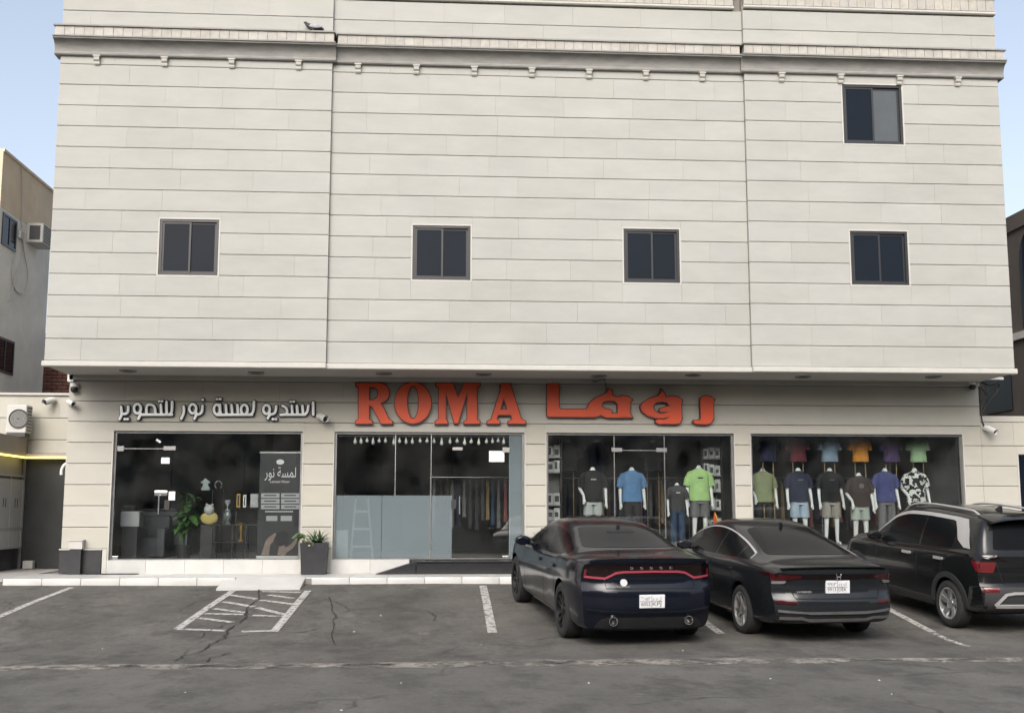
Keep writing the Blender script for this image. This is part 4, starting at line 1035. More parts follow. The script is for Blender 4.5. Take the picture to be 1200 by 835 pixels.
tag(obj('printer_stand', MB().cbox(px0+0.03, px1-0.03, YG+0.62, YG+0.93, ZF, pz-0.001, 0.01), 'black_plastic'), 'black cabinet under the pale photo printer', 'cabinet')
# ================================================================== cars
def car_paint(name, col, dust):
    m = mat(name, col, 0.28, metal=0.2, coat=0.35, spec=0.3)
    n, l = m.node_tree.nodes, m.node_tree.links; b = n['Principled BSDF']
    b.inputs['Coat Roughness'].default_value = 0.10
    tc = n.new('ShaderNodeTexCoord'); nz = n.new('ShaderNodeTexNoise'); nz.inputs['Scale'].default_value = 3.5; nz.inputs['Detail'].default_value = 7; nz.inputs['Roughness'].default_value = 0.7
    l.new(tc.outputs['Object'], nz.inputs['Vector'])
    ge = n.new('ShaderNodeNewGeometry'); sx = n.new('ShaderNodeSeparateXYZ'); l.new(ge.outputs['Normal'], sx.inputs[0])
    up = n.new('ShaderNodeMapRange'); up.inputs['From Min'].default_value = -0.2; up.inputs['From Max'].default_value = 0.9; up.inputs['To Min'].default_value = 0.04; up.inputs['To Max'].default_value = 1.0
    l.new(sx.outputs['Z'], up.inputs['Value'])                                    # dust settles on what faces up
    mr = n.new('ShaderNodeMapRange'); mr.inputs['From Min'].default_value = 0.3; mr.inputs['From Max'].default_value = 0.75; mr.inputs['To Min'].default_value = dust*0.5; mr.inputs['To Max'].default_value = dust*1.4
    l.new(nz.outputs['Fac'], mr.inputs['Value'])
    mu = n.new('ShaderNodeMath'); mu.operation = 'MULTIPLY'; l.new(up.outputs[0], mu.inputs[0]); l.new(mr.outputs[0], mu.inputs[1])
    mx = n.new('ShaderNodeMix'); mx.data_type = 'RGBA'; mx.inputs['A'].default_value = (*col, 1); mx.inputs['B'].default_value = (0.17, 0.155, 0.135, 1)
    l.new(mu.outputs[0], mx.inputs['Factor']); l.new(mx.outputs['Result'], b.inputs['Base Color'])
    r2 = n.new('ShaderNodeMath'); r2.operation = 'MULTIPLY_ADD'; r2.inputs[1].default_value = 0.7; r2.inputs[2].default_value = 0.16; l.new(mu.outputs[0], r2.inputs[0]); l.new(r2.outputs[0], b.inputs['Roughness'])
    r3 = n.new('ShaderNodeMath'); r3.operation = 'MULTIPLY_ADD'; r3.inputs[1].default_value = 1.6; r3.inputs[2].default_value = 0.03; l.new(mu.outputs[0], r3.inputs[0]); l.new(r3.outputs[0], b.inputs['Coat Roughness'])
car_paint('paint_navy', (0.004, 0.0058, 0.012), 0.045)
car_paint('paint_graphite', (0.013, 0.015, 0.018), 0.035)
car_paint('paint_black', (0.009, 0.010, 0.011), 0.04)
mat('car_glass', (0.006, 0.007, 0.008), 0.12, spec=0.08, var=0.15, scale=2)
mat('car_glass_dusty', (0.012, 0.013, 0.015), 0.12, spec=0.09, var=0.3, scale=3)
mat('seam', (0.003, 0.003, 0.003), 0.8)
mat('trim_black', (0.012, 0.012, 0.013), 0.4, var=0.2, scale=10)
mat('cladding', (0.022, 0.022, 0.023), 0.65, var=0.15, scale=15)
mat('chrome', (0.75, 0.75, 0.75), 0.12, metal=1.0)
mat('silver', (0.38, 0.375, 0.37), 0.35, metal=0.25, var=0.08)
mat('tyre', (0.018, 0.018, 0.018), 0.85, var=0.25, scale=20, bump=0.3, bscale=60)
mat('rim_black', (0.012, 0.012, 0.013), 0.35, metal=0.3)
mat('rim_silver', (0.46, 0.46, 0.46), 0.3, metal=0.8)
mat('rim_dark', (0.03, 0.03, 0.032), 0.4, metal=0.4)
mat('lamp_red', (0.11, 0.008, 0.011), 0.10, spec=0.7, coat=0.5)
mat('lamp_dark', (0.006, 0.0012, 0.0016), 0.08, spec=0.4, coat=0.5)
mat('lamp_maroon', (0.05, 0.004, 0.006), 0.12, spec=0.5)
mat('lamp_pink', (0.30, 0.045, 0.07), 0.22, spec=0.6)
mat('lamp_clear', (0.17, 0.17, 0.17), 0.15, spec=0.7)
mat('plate_white', (0.62, 0.63, 0.64), 0.35)
mat('ink', (0.03, 0.03, 0.035), 0.6)

def pchip(xs, ys):
    xs, ys = np.array(xs, float), np.array(ys, float); h = np.diff(xs); d = np.diff(ys)/h; m = np.zeros(len(xs))
    m[0], m[-1] = d[0], d[-1]
    for i in range(1, len(xs)-1):
        if d[i-1]*d[i] > 0: w1, w2 = 2*h[i]+h[i-1], h[i]+2*h[i-1]; m[i] = (w1+w2)/(w1/d[i-1]+w2/d[i])
    def f(x):
        x = min(max(x, xs[0]), xs[-1]); i = min(int(np.searchsorted(xs, x, 'right'))-1, len(h)-1); i = max(i, 0)
        t = (x-xs[i])/h[i]
        return float((1+2*t)*(1-t)**2*ys[i] + t*(1-t)**2*h[i]*m[i] + t*t*(3-2*t)*ys[i+1] + t*t*(t-1)*h[i]*m[i+1])
    return f
def curve(pairs): return pchip(*zip(*pairs))

class Car:
    def __init__(s, spec):
        s.s = spec; s.top, s.belt, s.w, s.rw, s.bot = (curve(spec[k]) for k in ('top', 'belt', 'w', 'roofw', 'bot'))
        s.crown = curve(spec['crown']); s.rear = curve(spec['rear']); s.front = curve(spec['front'])
        s.x0, s.x1 = spec['top'][0][0], spec['top'][-1][0]
    def half(s, x):
        w, be, bo = s.w(x), s.belt(x), s.bot(x); top = s.top(x); yR = min(s.rw(x), 0.95*w); zR = max(top - s.crown(x), be+0.012)
        sh = s.s.get('shoulder', 0.03); h = be-bo
        ctl = [(0, bo), (0.80*w, bo), (0.93*w, bo+0.035), (0.965*w, bo+0.20*h), (0.985*w, bo+0.42*h), (1.0*w, bo+0.62*h), (1.0*w-0.003, bo+0.76*h), (0.985*w, be-0.075), (0.965*w, be-0.02), (0.948*w, be)]
        a = ctl[-1]
        L = lambda t, b=0: (a[0]+(yR-a[0])*t + b, a[1]+(zR-a[1])*t)
        bul = 0.02 * min(1, max(0, (zR-be)/0.3))
        ctl += [L(0.06), L(0.35, bul*0.8), L(0.68, bul), L(0.93, bul*0.5), (yR-0.03, zR+0.25*(top-zR)), (yR*0.72, zR+0.72*(top-zR)), (yR*0.38, zR+0.94*(top-zR)), (0, max(top, zR+0.004))]
        return ctl
    def fine(s, x):
        c = s.half(x); out = []
        for i in range(len(c)-1):
            p0, p1, p2, p3 = c[max(i-1, 0)], c[i], c[i+1], c[min(i+2, len(c)-1)]
            for k in range(3):
                t = k/3.0
                q = []
                for e in (0, 1):
                    m1, m2 = (p2[e]-p0[e])*0.5, (p3[e]-p1[e])*0.5
                    l1 = math.hypot(p2[0]-p1[0], p2[1]-p1[1])
                    d1, d2 = math.hypot(p2[0]-p0[0], p2[1]-p0[1]), math.hypot(p3[0]-p1[0], p3[1]-p1[1])
                    m1, m2 = (p2[e]-p0[e])*l1/max(d1, 1e-6), (p3[e]-p1[e])*l1/max(d2, 1e-6)
                    q.append((1+2*t)*(1-t)**2*p1[e] + t*(1-t)**2*m1 + t*t*(3-2*t)*p2[e] + t*t*(t-1)*m2)
                out.append((max(q[0], 0), q[1]))
        out.append(c[-1]); return out
    def warp(s, x, y, z):
        sp = s.s
        d = x - s.x0
        if d < 0.8: x += (1-d/0.8)**2 * (sp['plan_r']*(abs(y)/0.95)**sp.get('plan_p', 4) + s.rear(z))
        d = s.x1 - x
        if 0 <= d < 0.9: x -= (1-d/0.9)**2 * (sp['plan_f']*(abs(y)/0.95)**2.5 + s.front(z))
        return x
    def build(s):
        xs = []
        for d in (0, .02, .05, .09, .14, .2, .27, .36): xs.append(s.x0+d)
        x = s.x0+0.45
        while x < s.x1-0.45: xs.append(x); x += 0.075
        for d in (.36, .27, .2, .14, .09, .05, .02, 0): xs.append(s.x1-d)
        secs = [s.fine(x) for x in xs]; n = len(secs[0]); vs = []; fs = []
        ring_n = 2*n-2
        for x, sec in zip(xs, secs):
            ring_ = sec + [(-y, z) for y, z in sec[-2:0:-1]]
            vs += [(s.warp(x, y, z), y, z) for y, z in ring_]
        for i in range(len(xs)-1):
            for j in range(ring_n):
                k = (j+1) % ring_n; fs.append((i*ring_n+j, i*ring_n+k, (i+1)*ring_n+k, (i+1)*ring_n+j))
        def capend(base, sec, xe):
            cols = 13
            grid = []
            for j in range(n):
                row = []
                for c in range(cols):
                    t = -1 + 2*c/(cols-1)
                    if sec[j][0] < 1e-5: row.append(base+j); continue
                    if c == cols-1: row.append(base+j)
                    elif c == 0: row.append(base + ring_n - j)
                    else:
                        y, z = sec[j][0]*t, sec[j][1]; vs.append((s.warp(xe, y, z), y, z)); row.append(len(vs)-1)
                grid.append(row)
            for j in range(n-1):
                for c in range(cols-1):
                    f = []
                    for q in (grid[j][c], grid[j][c+1], grid[j+1][c+1], grid[j+1][c]):
                        if q not in f: f.append(q)
                    if len(f) > 2: fs.append(tuple(f))
        capend(0, secs[0], xs[0]); capend((len(xs)-1)*ring_n, secs[-1], xs[-1])
        me = bpy.data.meshes.new('body'); me.from_pydata(vs, [], fs); fix(me, 34)
        s.bvh = BVHTree.FromPolygons([tuple(v.co) for v in me.vertices], [tuple(p.vertices) for p in me.polygons])
        return me
    def hit(s, axis, u, v, side=1):
        if axis == 'side': o, d = Vector((u, 3*side, v)), Vector((0, -side, 0))
        elif axis == 'rear': o, d = Vector((-5, u, v)), Vector((1, 0, 0))
        elif axis == 'front': o, d = Vector((8, u, v)), Vector((-1, 0, 0))
        else: o, d = Vector((u, v, 4)), Vector((0, 0, -1))
        p, nn, _, _ = s.bvh.ray_cast(o, d)
        if p is None: return None, None
        if nn.dot(d) > 0: nn = -nn
        return p, nn
    def decal(s, axis, poly, off=0.004, thick=0.02, side=1, step=0.07):
        """a panel that lies on the body: an outline projected onto the skin, raised by off, with a rim"""
        bm = bmesh.new(); bm.faces.new([bm.verts.new((p[0], p[1], 0)) for p in poly])
        for e in (0, 1):
            lo, hi = min(p[e] for p in poly), max(p[e] for p in poly); c = lo+step*0.5
            while c < hi:
                co = [0, 0, 0]; no = [0, 0, 0]; co[e] = c; no[e] = 1
                bmesh.ops.bisect_plane(bm, geom=bm.verts[:]+bm.edges[:]+bm.faces[:], plane_co=co, plane_no=no); c += step
        bmesh.ops.triangulate(bm, faces=[f for f in bm.faces if len(f.verts) > 4])
        last = None; bad = []; nor = {}
        for v in bm.verts:
            p, nn = s.hit(axis, v.co.x, v.co.y, side)
            if p is None: bad.append(v); continue
            v.co = p + nn*off; nor[v] = nn
        bmesh.ops.delete(bm, geom=bad, context='VERTS')
        be = [e for e in bm.edges if e.is_boundary]
        r = bmesh.ops.extrude_edge_only(bm, edges=be)
        for v in [g_ for g_ in r['geom'] if isinstance(g_, bmesh.types.BMVert)]:
            k = min(nor, key=lambda q: (q.co-v.co).length_squared) if len(nor) < 400 else None
            nn = nor[k] if k else Vector((0, 0, 1))
            v.co -= nn*thick
        bmesh.ops.recalc_face_normals(bm, faces=bm.faces)
        # outward
        cen = Vector((1.2, 0, 0.7)); t = sum((f.normal.dot(f.calc_center_median()-cen)*f.calc_area() for f in bm.faces))
        if t < 0: bmesh.ops.reverse_faces(bm, faces=bm.faces)
        me = bpy.data.meshes.new('panel'); bm.to_mesh(me); bm.free()
        for p in me.polygons: p.use_smooth = True
        me.set_sharp_from_angle(angle=rad(40))
        return me
    def mirror(s, me):
        m = me.copy(); m.transform(Matrix.Scale(-1, 4, (0, 1, 0))); m.flip_normals(); return m

def ribbon(pts, w):
    """closed outline of a strip of width w along an open path"""
    a, b_ = [], []
    for i, p in enumerate(pts):
        q, r = pts[max(i-1, 0)], pts[min(i+1, len(pts)-1)]; d = Vector((r[0]-q[0], r[1]-q[1])).normalized(); nn = Vector((-d.y, d.x))*w/2
        a.append((p[0]+nn.x, p[1]+nn.y)); b_.append((p[0]-nn.x, p[1]-nn.y))
    return a + b_[::-1]
def rounded(poly, r=0.02, n=3):
    out = []
    for i in range(len(poly)):
        p, a, c = Vector(poly[i]), Vector(poly[i-1]), Vector(poly[(i+1) % len(poly)])
        u, v = (a-p), (c-p); k = min(r, u.length*0.45, v.length*0.45); u.normalize(); v.normalize()
        for j in range(n+1):
            t = j/n; q = p + u*k*(1-t)**2 + v*k*t**2; out.append((q.x, q.y))
    return out

def make_wheel(R, W, style, rimm, rr):
    """axle along y, outer face towards +y"""
    t = MB().lathe([(rr-0.012, -W/2+0.02), (R-0.035, -W/2), (R-0.008, -W/2+0.022), (R, -W*0.22), (R, W*0.22), (R-0.008, W/2-0.022), (R-0.035, W/2), (rr+0.03, W/2+0.004), (rr, W/2-0.004), (rr-0.012, W/2-0.02)], n=44, axis='y', cap=False).mesh('tyre', 35)
    g = MB().lathe([(rr+0.004, W/2-0.008), (rr-0.012, W/2-0.002), (rr-0.022, W/2-0.012), (rr-0.035, -W/2+0.03), (0.06, -W/2+0.05)], n=40, axis='y', cap=False)
    def spoke(a0, a1, r0, r1, w0, w1, y0, y1, d=0.03):
        rings = []
        for t in (0, 0.5, 1):
            a, r, w, y = a0+(a1-a0)*t, r0+(r1-r0)*t, w0+(w1-w0)*t, y0+(y1-y0)*t
            c, sn = math.cos(a), math.sin(a)
            rings.append([(c*r-sn*q, y+e, sn*r+c*q) for q, e in ((-w, -d), (-w*0.8, 0), (w*0.8, 0), (w, -d))])
        g.loft(rings)
    yo = W/2-0.03
    if style == 'multi':
        for k in range(10):
            a = 2*math.pi*k/10; spoke(a, a+0.10*(1 if k % 2 else -1), 0.05, rr-0.02, 0.018, 0.020, yo-0.015, yo+0.012)
    elif style == 'five':
        for k in range(5):
            a = 2*math.pi*k/5+0.3
            for s_ in (-1, 1): spoke(a+0.10*s_, a+0.24*s_, 0.05, rr-0.02, 0.017, 0.024, yo-0.01, yo+0.012)
    else:
        for k in range(5):
            a = 2*math.pi*k/5+0.2; spoke(a, a+0.18, 0.05, rr-0.02, 0.030, 0.055, yo-0.01, yo+0.012)
            spoke(a+0.42, a+0.50, 0.06, rr-0.02, 0.012, 0.018, yo-0.02, yo+0.0)
    g.lathe([(0.0, yo+0.012), (0.035, yo+0.010), (0.07, yo-0.002), (0.075, yo-0.05)], n=20, axis='y')
    for k in range(5):
        a = 2*math.pi*k/5+0.9; g.lathe([(0.009, yo+0.004), (0.009, yo-0.03)], (0.052*math.cos(a), 0, 0.052*math.sin(a)), 8, 'y')
    rim = g.mesh('rim', 35)
    disc = MB().lathe([(0.15, -0.012), (0.15, 0.012)], n=28, axis='y').mesh('disc', 35)
    return t, rim, disc

REAR = Matrix(((0, 0, -1), (-1, 0, 0), (0, 1, 0)))    # text on a tail: reads from behind (text x -> -y, y -> z, normal -> -x)
def build_car(name, label, spec, loc, rz, tilt, roll=0.0):
    s = Car(spec); P0 = spec['paint']
    root = thing(name, label, 'car', loc, 'cars parked nose-in before the shops')
    root.rotation_mode = 'XYZ'
    root.rotation_euler = (roll, -tilt, rz)
    def part(nm, me, m, par=root, smooth=None):
        o = obj(nm, me, m, par, smooth, local=True)
        return o
    body = s.build()
    # wheel arches
    tmp = bpy.data.objects.new('tmp', body); COL.objects.link(tmp)
    R, wb = spec['R'], spec['wb']
    cut = MB()
    for xx in (0, wb):
        for sd in (-1, 1):
            cut.lathe([(R+spec['arch'], 0.60*sd), (R+spec['arch'], 1.3*sd)], (xx, 0, R-0.005), 48, 'y')
    cm = cut.mesh('cut'); co = bpy.data.objects.new('cut', cm); COL.objects.link(co)
    md = tmp.modifiers.new('arch', 'BOOLEAN'); md.operation = 'DIFFERENCE'; md.solver = 'EXACT'; md.object = co
    bpy.context.view_layer.update()
    bm2 = bpy.data.meshes.new_from_object(tmp.evaluated_get(bpy.context.evaluated_depsgraph_get()))
    bpy.data.objects.remove(tmp); bpy.data.objects.remove(co)
    for p in bm2.polygons: p.use_smooth = True
    bm2.set_sharp_from_angle(angle=rad(34)); bm2.materials.clear()
    body_o = part('body', bm2, P0)
    # wheels
    t, rim, disc = make_wheel(R, spec['tw'], spec['rim'][0], None, spec['rim'][2])
    first = True
    for xx in (0, wb):
        for sd in (1, -1):
            w = bpy.data.objects.new('wheel', None); COL.objects.link(w); w.parent = root
            w.location = (xx, sd*(spec['track']), R-0.006); w.rotation_euler = (0, random.uniform(0, 1.2), 0 if sd > 0 else math.pi)
            for nm, me, m in (('tyre', t, 'tyre'), ('rim', rim, spec['rim'][1]), ('brake_disc', disc, 'alu')):
                if first: me.materials.append(M[m])
                o = bpy.data.objects.new(nm, me); COL.objects.link(o); o.parent = w
            first = False
    def both(nm, poly, m, off=0.004, thick=0.012, par=root, step=0.07, child=None):
        a = s.decal('side', poly, off, thick, 1, step); b_ = s.mirror(a)
        return part(nm, a, m, par), part(nm, b_, m, par)
    def rear(nm, poly, m, off=0.004, thick=0.012, par=root, mir=False, step=0.07):
        a = s.decal('rear', poly, off, thick, 1, step); o = part(nm, a, m, par)
        if mir: part(nm, s.mirror(a), m, par)
        return o
    # glass that follows the body's own lines
    def side_glass(xa, xb, up=0.03, lo=0.03, n=16):
        pts = [(xa+(xb-xa)*k/n) for k in range(n+1)]
        hi = [(x, s.half(x)[13][1]-up) for x in pts]; lw = [(x, s.belt(x)+lo) for x in pts]
        ok = [k for k in range(n+1) if hi[k][1] > lw[k][1]+0.006]
        return rounded([lw[k] for k in ok] + [hi[k] for k in ok[::-1]], 0.02, 2)
    for xa, xb in spec['glass']: both('side_window', side_glass(xa, xb), 'car_glass', 0.003)
    for poly in spec.get('pillar_trim', []): both('window_trim', poly, spec.get('pillar_mat', 'trim_black'), 0.006)
    rear('rear_window', spec['rear_glass'], spec.get('rear_glass_mat', 'car_glass_dusty'), 0.004, step=0.05)
    a = s.decal('front', spec['wind'], 0.004, 0.012); part('windscreen', a, 'car_glass')
    for path in spec['seams']: both('door_seam', ribbon(path, 0.007), 'seam', 0.0015, 0.004, par=body_o, step=0.05)
    for hx, hz in spec['handles']:
        both('door_handle', rounded([(hx-0.11, hz-0.018), (hx+0.11, hz-0.022), (hx+0.11, hz+0.018), (hx-0.11, hz+0.02)], 0.015), spec.get('handle_mat', P0), 0.028, 0.03)
    # mirrors
    mx, mz = spec['mirror']
    for sd in (1, -1):
        y = s.w(mx)*0.93
        g = MB().ell((mx, sd*(y+0.14), mz), (0.085, 0.125, 0.075), 14, 10); g.v = [(min(v[0], mx+0.2) if v[0] > mx-0.05 else mx-0.05, v[1], v[2]) for v in g.v]
        mo = part('wing_mirror', g.mesh('wing_mirror', 40), spec.get('mirror_mat', P0))
        part('mirror_arm', MB().tube([(mx+0.02, sd*(y-0.09), mz-0.05), (mx+0.02, sd*(y+0.06), mz-0.04)], 0.03).mesh('mirror_arm', 40), 'trim_black', mo)
    # number plate
    pz, pw, ph = spec['plate']; p, nn = s.hit('rear', 0.0, pz)
    x = min(s.hit('rear', 0, pz)[0].x, s.hit('rear', 0, pz-ph/2)[0].x, s.hit('rear', 0, pz+ph/2)[0].x, s.hit('rear', pw/2, pz)[0].x) - 0.012
    pl = part('number_plate', MB().cbox(x-0.006, x+0.04, -pw/2, pw/2, pz-ph/2, pz+ph/2, 0.005).mesh('number_plate'), 'plate_white')
    (tl, tr), (bl, br_) = spec['plate_text'] or (('', ''), ('', ''))
    for body_, yy, zz in ((tl, 0.085, 0.034), (tr, -0.06, 0.034), (bl, 0.085, -0.034), (br_, -0.06, -0.034)):
        if not body_: continue
        place_text('plate_mark', body_, 0.062, Vector((x-0.0065, yy*pw/0.33, pz+zz)), REAR, 'ink', pl, 0.001, local=True, width=pw*(0.36 if yy > 0 else 0.34))
    g = MB(); 
    g.box(x-0.0085, x-0.0062, -pw/2+0.035, pw/2-0.005, pz-0.0025, pz+0.0025).box(x-0.0085, x-0.0062, 0.006, 0.010, pz-ph/2+0.006, pz-0.0026).box(x-0.0085, x-0.0062, 0.006, 0.010, pz+0.0026, pz+ph/2-0.006)
    part('plate_rule', g.mesh('plate_rule'), 'ink', pl)
    part('underbody', MB().box(s.x0+0.6, s.x1-0.5, -0.56, 0.56, 0.20, 0.32).mesh('underbody'), 'black_matte')
    # front lamps and grille (seen only from the side)
    for sd in (1, -1):
        zz = spec['headlamp']
        a = s.decal('front', rounded([(sd*0.45, zz-0.05), (sd*0.80, zz-0.03), (sd*0.80, zz+0.05), (sd*0.45, zz+0.04)], 0.02), 0.004); part('headlamp', a, 'lamp_clear')
    a = s.decal('front', rounded([(-0.42, zz-0.28), (0.42, zz-0.28), (0.42, zz+0.0), (-0.42, zz+0.0)], 0.04), 0.004); part('grille', a, 'trim_black')
    spec['extra'](s, part, rear, both, root, P0)
    return root, s

# ---------------------------------------------------------------- dark muscle saloon
def extra_muscle(s, part, rear, both, root, P):
    # full-width dark lamp panel with a glowing-pink light line
    rear('tail_lamp', rounded([(-0.85, 0.870), (-0.58, 0.870), (-0.50, 0.930), (0.50, 0.930), (0.58, 0.870), (0.85, 0.870), (0.83, 1.030), (0.60, 1.070), (-0.60, 1.070), (-0.83, 1.030)], 0.03), 'lamp_dark', 0.006, 0.02)
    path = [(-0.83, 0.905), (-0.59, 0.895), (-0.46, 0.965), (-0.36, 0.980), (0, 0.985), (0.36, 0.980), (0.46, 0.965), (0.59, 0.895), (0.83, 0.905)]
    rear('light_strip', ribbon(path, 0.027), 'lamp_pink', 0.012, 0.012, step=0.06)
    for sd in (1, -1):
        rear('light_strip', rounded([(sd*0.835, 0.900), (sd*0.81, 0.900), (sd*0.80, 1.000), (sd*0.825, 1.000)], 0.01), 'lamp_red', 0.012, 0.012)
    rear('boot_panel', rounded([(-0.56, 0.770), (0.56, 0.770), (0.52, 0.870), (0.46, 0.915), (-0.46, 0.915), (-0.52, 0.870)], 0.03), P, 0.004, 0.01)
    rear('boot_seam', ribbon([(-0.60, 0.880), (-0.58, 0.770), (0.58, 0.770), (0.60, 0.880)], 0.008), 'seam', 0.007, 0.01)
    p, _ = s.hit('rear', 0, 1.025)
    for k, ch in enumerate('DODGE'):
        yy = 0.26 - 0.13*k; q, _ = s.hit('rear', yy, 1.025)
        place_text('badge_letter', ch, 0.042, Vector((q.x-0.012, yy, 1.025)), REAR, 'chrome', root, 0.004, local=True, width=0.042)
    q, _ = s.hit('rear', 0.36, 0.845); part('round_sticker', MB().lathe([(0.045, -0.006), (0.045, 0.02)], (q.x-0.012, 0.36, 0.845), 24, 'x').mesh('round_sticker', 30), 'plate_white')
    q, _ = s.hit('rear', 0.38, 0.795); place_text('model_badge', 'CHARGER', 0.028, Vector((q.x-0.016, 0.38, 0.795)), REAR, 'silver', root, 0.003, local=True, width=0.20)
    # spoiler lip along the boot edge
    pts = []
    for y in np.linspace(-0.78, 0.78, 21):
        x = s.warp(s.x0+0.05, y, 1.130); z = s.hit('top', x+0.02, y)[0]; pts.append((x-0.01, y, (z.z if z else 1.06)+0.008))
    rings = []
    for x, y, z in pts: rings.append([(x+0.16, y, z-0.015), (x+0.02, y, z+0.016), (x-0.025, y, z+0.012), (x-0.02, y, z-0.02), (x+0.03, y, z-0.03)])
    part('spoiler', MB().loft(rings).mesh('spoiler', 35), P)
    # bumper crease and diffuser
    rear('bumper_crease', ribbon([(-0.80, 0.50), (-0.5, 0.485), (0, 0.48), (0.5, 0.485), (0.80, 0.50)], 0.026), P, 0.034, 0.05)
    rear('diffuser', rounded([(-0.72, 0.27), (0.72, 0.27), (0.66, 0.37), (0.56, 0.41), (-0.56, 0.41), (-0.66, 0.37)], 0.03), 'trim_black', 0.010, 0.03)
    for sd in (1, -1):
        q, _ = s.hit('rear', sd*0.50, 0.38)
        e = part('exhaust_tip', MB().lathe([(0.045, 0.16), (0.055, -0.035), (0.058, -0.045), (0.050, -0.045), (0.044, -0.02), (0.042, 0.15)], (q.x, sd*0.50, 0.365), 24, 'x', cap=False).mesh('exhaust_tip', 40), 'chrome')
        part('exhaust_bore', MB().lathe([(0.041, 0.1), (0.041, 0.11)], (q.x-0.03, sd*0.50, 0.365), 20, 'x').mesh('exhaust_bore'), 'black_matte', e)
    q, _ = s.hit('top', 0.55, 0)
    part('aerial', MB().loft([[(0.52+a, b_*0.5, q.z-0.02+0.0) for a, b_ in ((-.06, -.04), (.08, -.02), (.08, .02), (-.06, .04))], [(0.50+a, b_*0.3, q.z+0.045) for a, b_ in ((-.05, -.03), (.01, -.01), (.01, .01), (-.05, .03))]]).mesh('aerial', 40), 'trim_black')
    part('lamp_high', s.decal('rear', rounded([(-0.2, 1.345), (0.2, 1.345), (0.18, 1.375), (-0.18, 1.375)], 0.01), 0.008), 'black_matte')
MUSCLE = dict(paint='paint_navy', wb=3.05, R=0.368, arch=0.045, track=0.815, tw=0.245, rim=('multi', 'rim_black', 0.265),
    top=[(-1.06, 1.115), (-0.95, 1.145), (-0.6, 1.165), (-0.32, 1.175), (-0.15, 1.21), (0.2, 1.305), (0.55, 1.40), (0.9, 1.455), (1.3, 1.478), (1.7, 1.465), (2.0, 1.405), (2.35, 1.26), (2.75, 1.085), (3.2, 1.03), (3.6, 0.97), (3.85, 0.88), (3.97, 0.74)],
    belt=[(-1.06, 1.065), (-0.6, 1.095), (0, 1.075), (0.5, 1.02), (1.2, 0.985), (2.6, 0.95), (3.2, 0.93), (3.7, 0.85), (3.97, 0.66)],
    w=[(-1.06, 0.87), (-0.7, 0.92), (-0.1, 0.952), (0.4, 0.945), (1.0, 0.93), (2.0, 0.93), (3.0, 0.95), (3.5, 0.92), (3.97, 0.82)],
    roofw=[(-1.06, 0.77), (-0.6, 0.76), (-0.3, 0.74), (0.1, 0.66), (0.6, 0.595), (1.2, 0.585), (1.8, 0.60), (2.3, 0.66), (2.75, 0.75), (3.3, 0.80), (3.97, 0.72)],
    crown=[(-1.06, 0.035), (-0.35, 0.035), (0.2, 0.055), (0.8, 0.07), (1.7, 0.07), (2.4, 0.05), (2.8, 0.05), (3.97, 0.06)],
    bot=[(-1.06, 0.24), (-0.6, 0.215), (0.5, 0.20), (3.0, 0.20), (3.6, 0.21), (3.97, 0.28)],
    rear=[(0.2, 0.12), (0.30, 0.06), (0.45, 0.015), (0.54, 0.0), (0.74, 0.015), (0.77, 0.03), (0.87, 0.06), (1.02, 0.05), (1.09, 0.015), (1.13, 0.0)],
    front=[(0.2, 0.10), (0.45, 0.0), (0.6, 0.0), (0.8, 0.06), (1.0, 0.2)], plan_r=0.30, plan_p=4.0, plan_f=0.45,
    glass=[(-0.02, 0.30), (0.34, 1.12), (1.17, 2.42)], rear_glass=rounded([(-0.66, 1.20), (0.66, 1.20), (0.54, 1.385), (0.42, 1.405), (-0.42, 1.405), (-0.54, 1.385)], 0.04),
    wind=rounded([(-0.66, 1.12), (0.66, 1.12), (0.52, 1.39), (-0.52, 1.39)], 0.04),
    seams=[[(1.145, 0.30), (1.145, 0.985)], [(0.42, 0.55), (0.36, 0.78), (0.28, 1.02)], [(2.40, 0.30), (2.42, 0.96)], [(0.5, 0.285), (2.5, 0.285)]],
    handles=[(0.48, 0.90), (1.42, 0.88)], mirror=(2.18, 1.06), plate=(0.615, 0.335, 0.165), plate_text=(('٦٠٥٢', 'د د ل'), ('6052', 'KPJ')), headlamp=0.74, extra=extra_muscle)

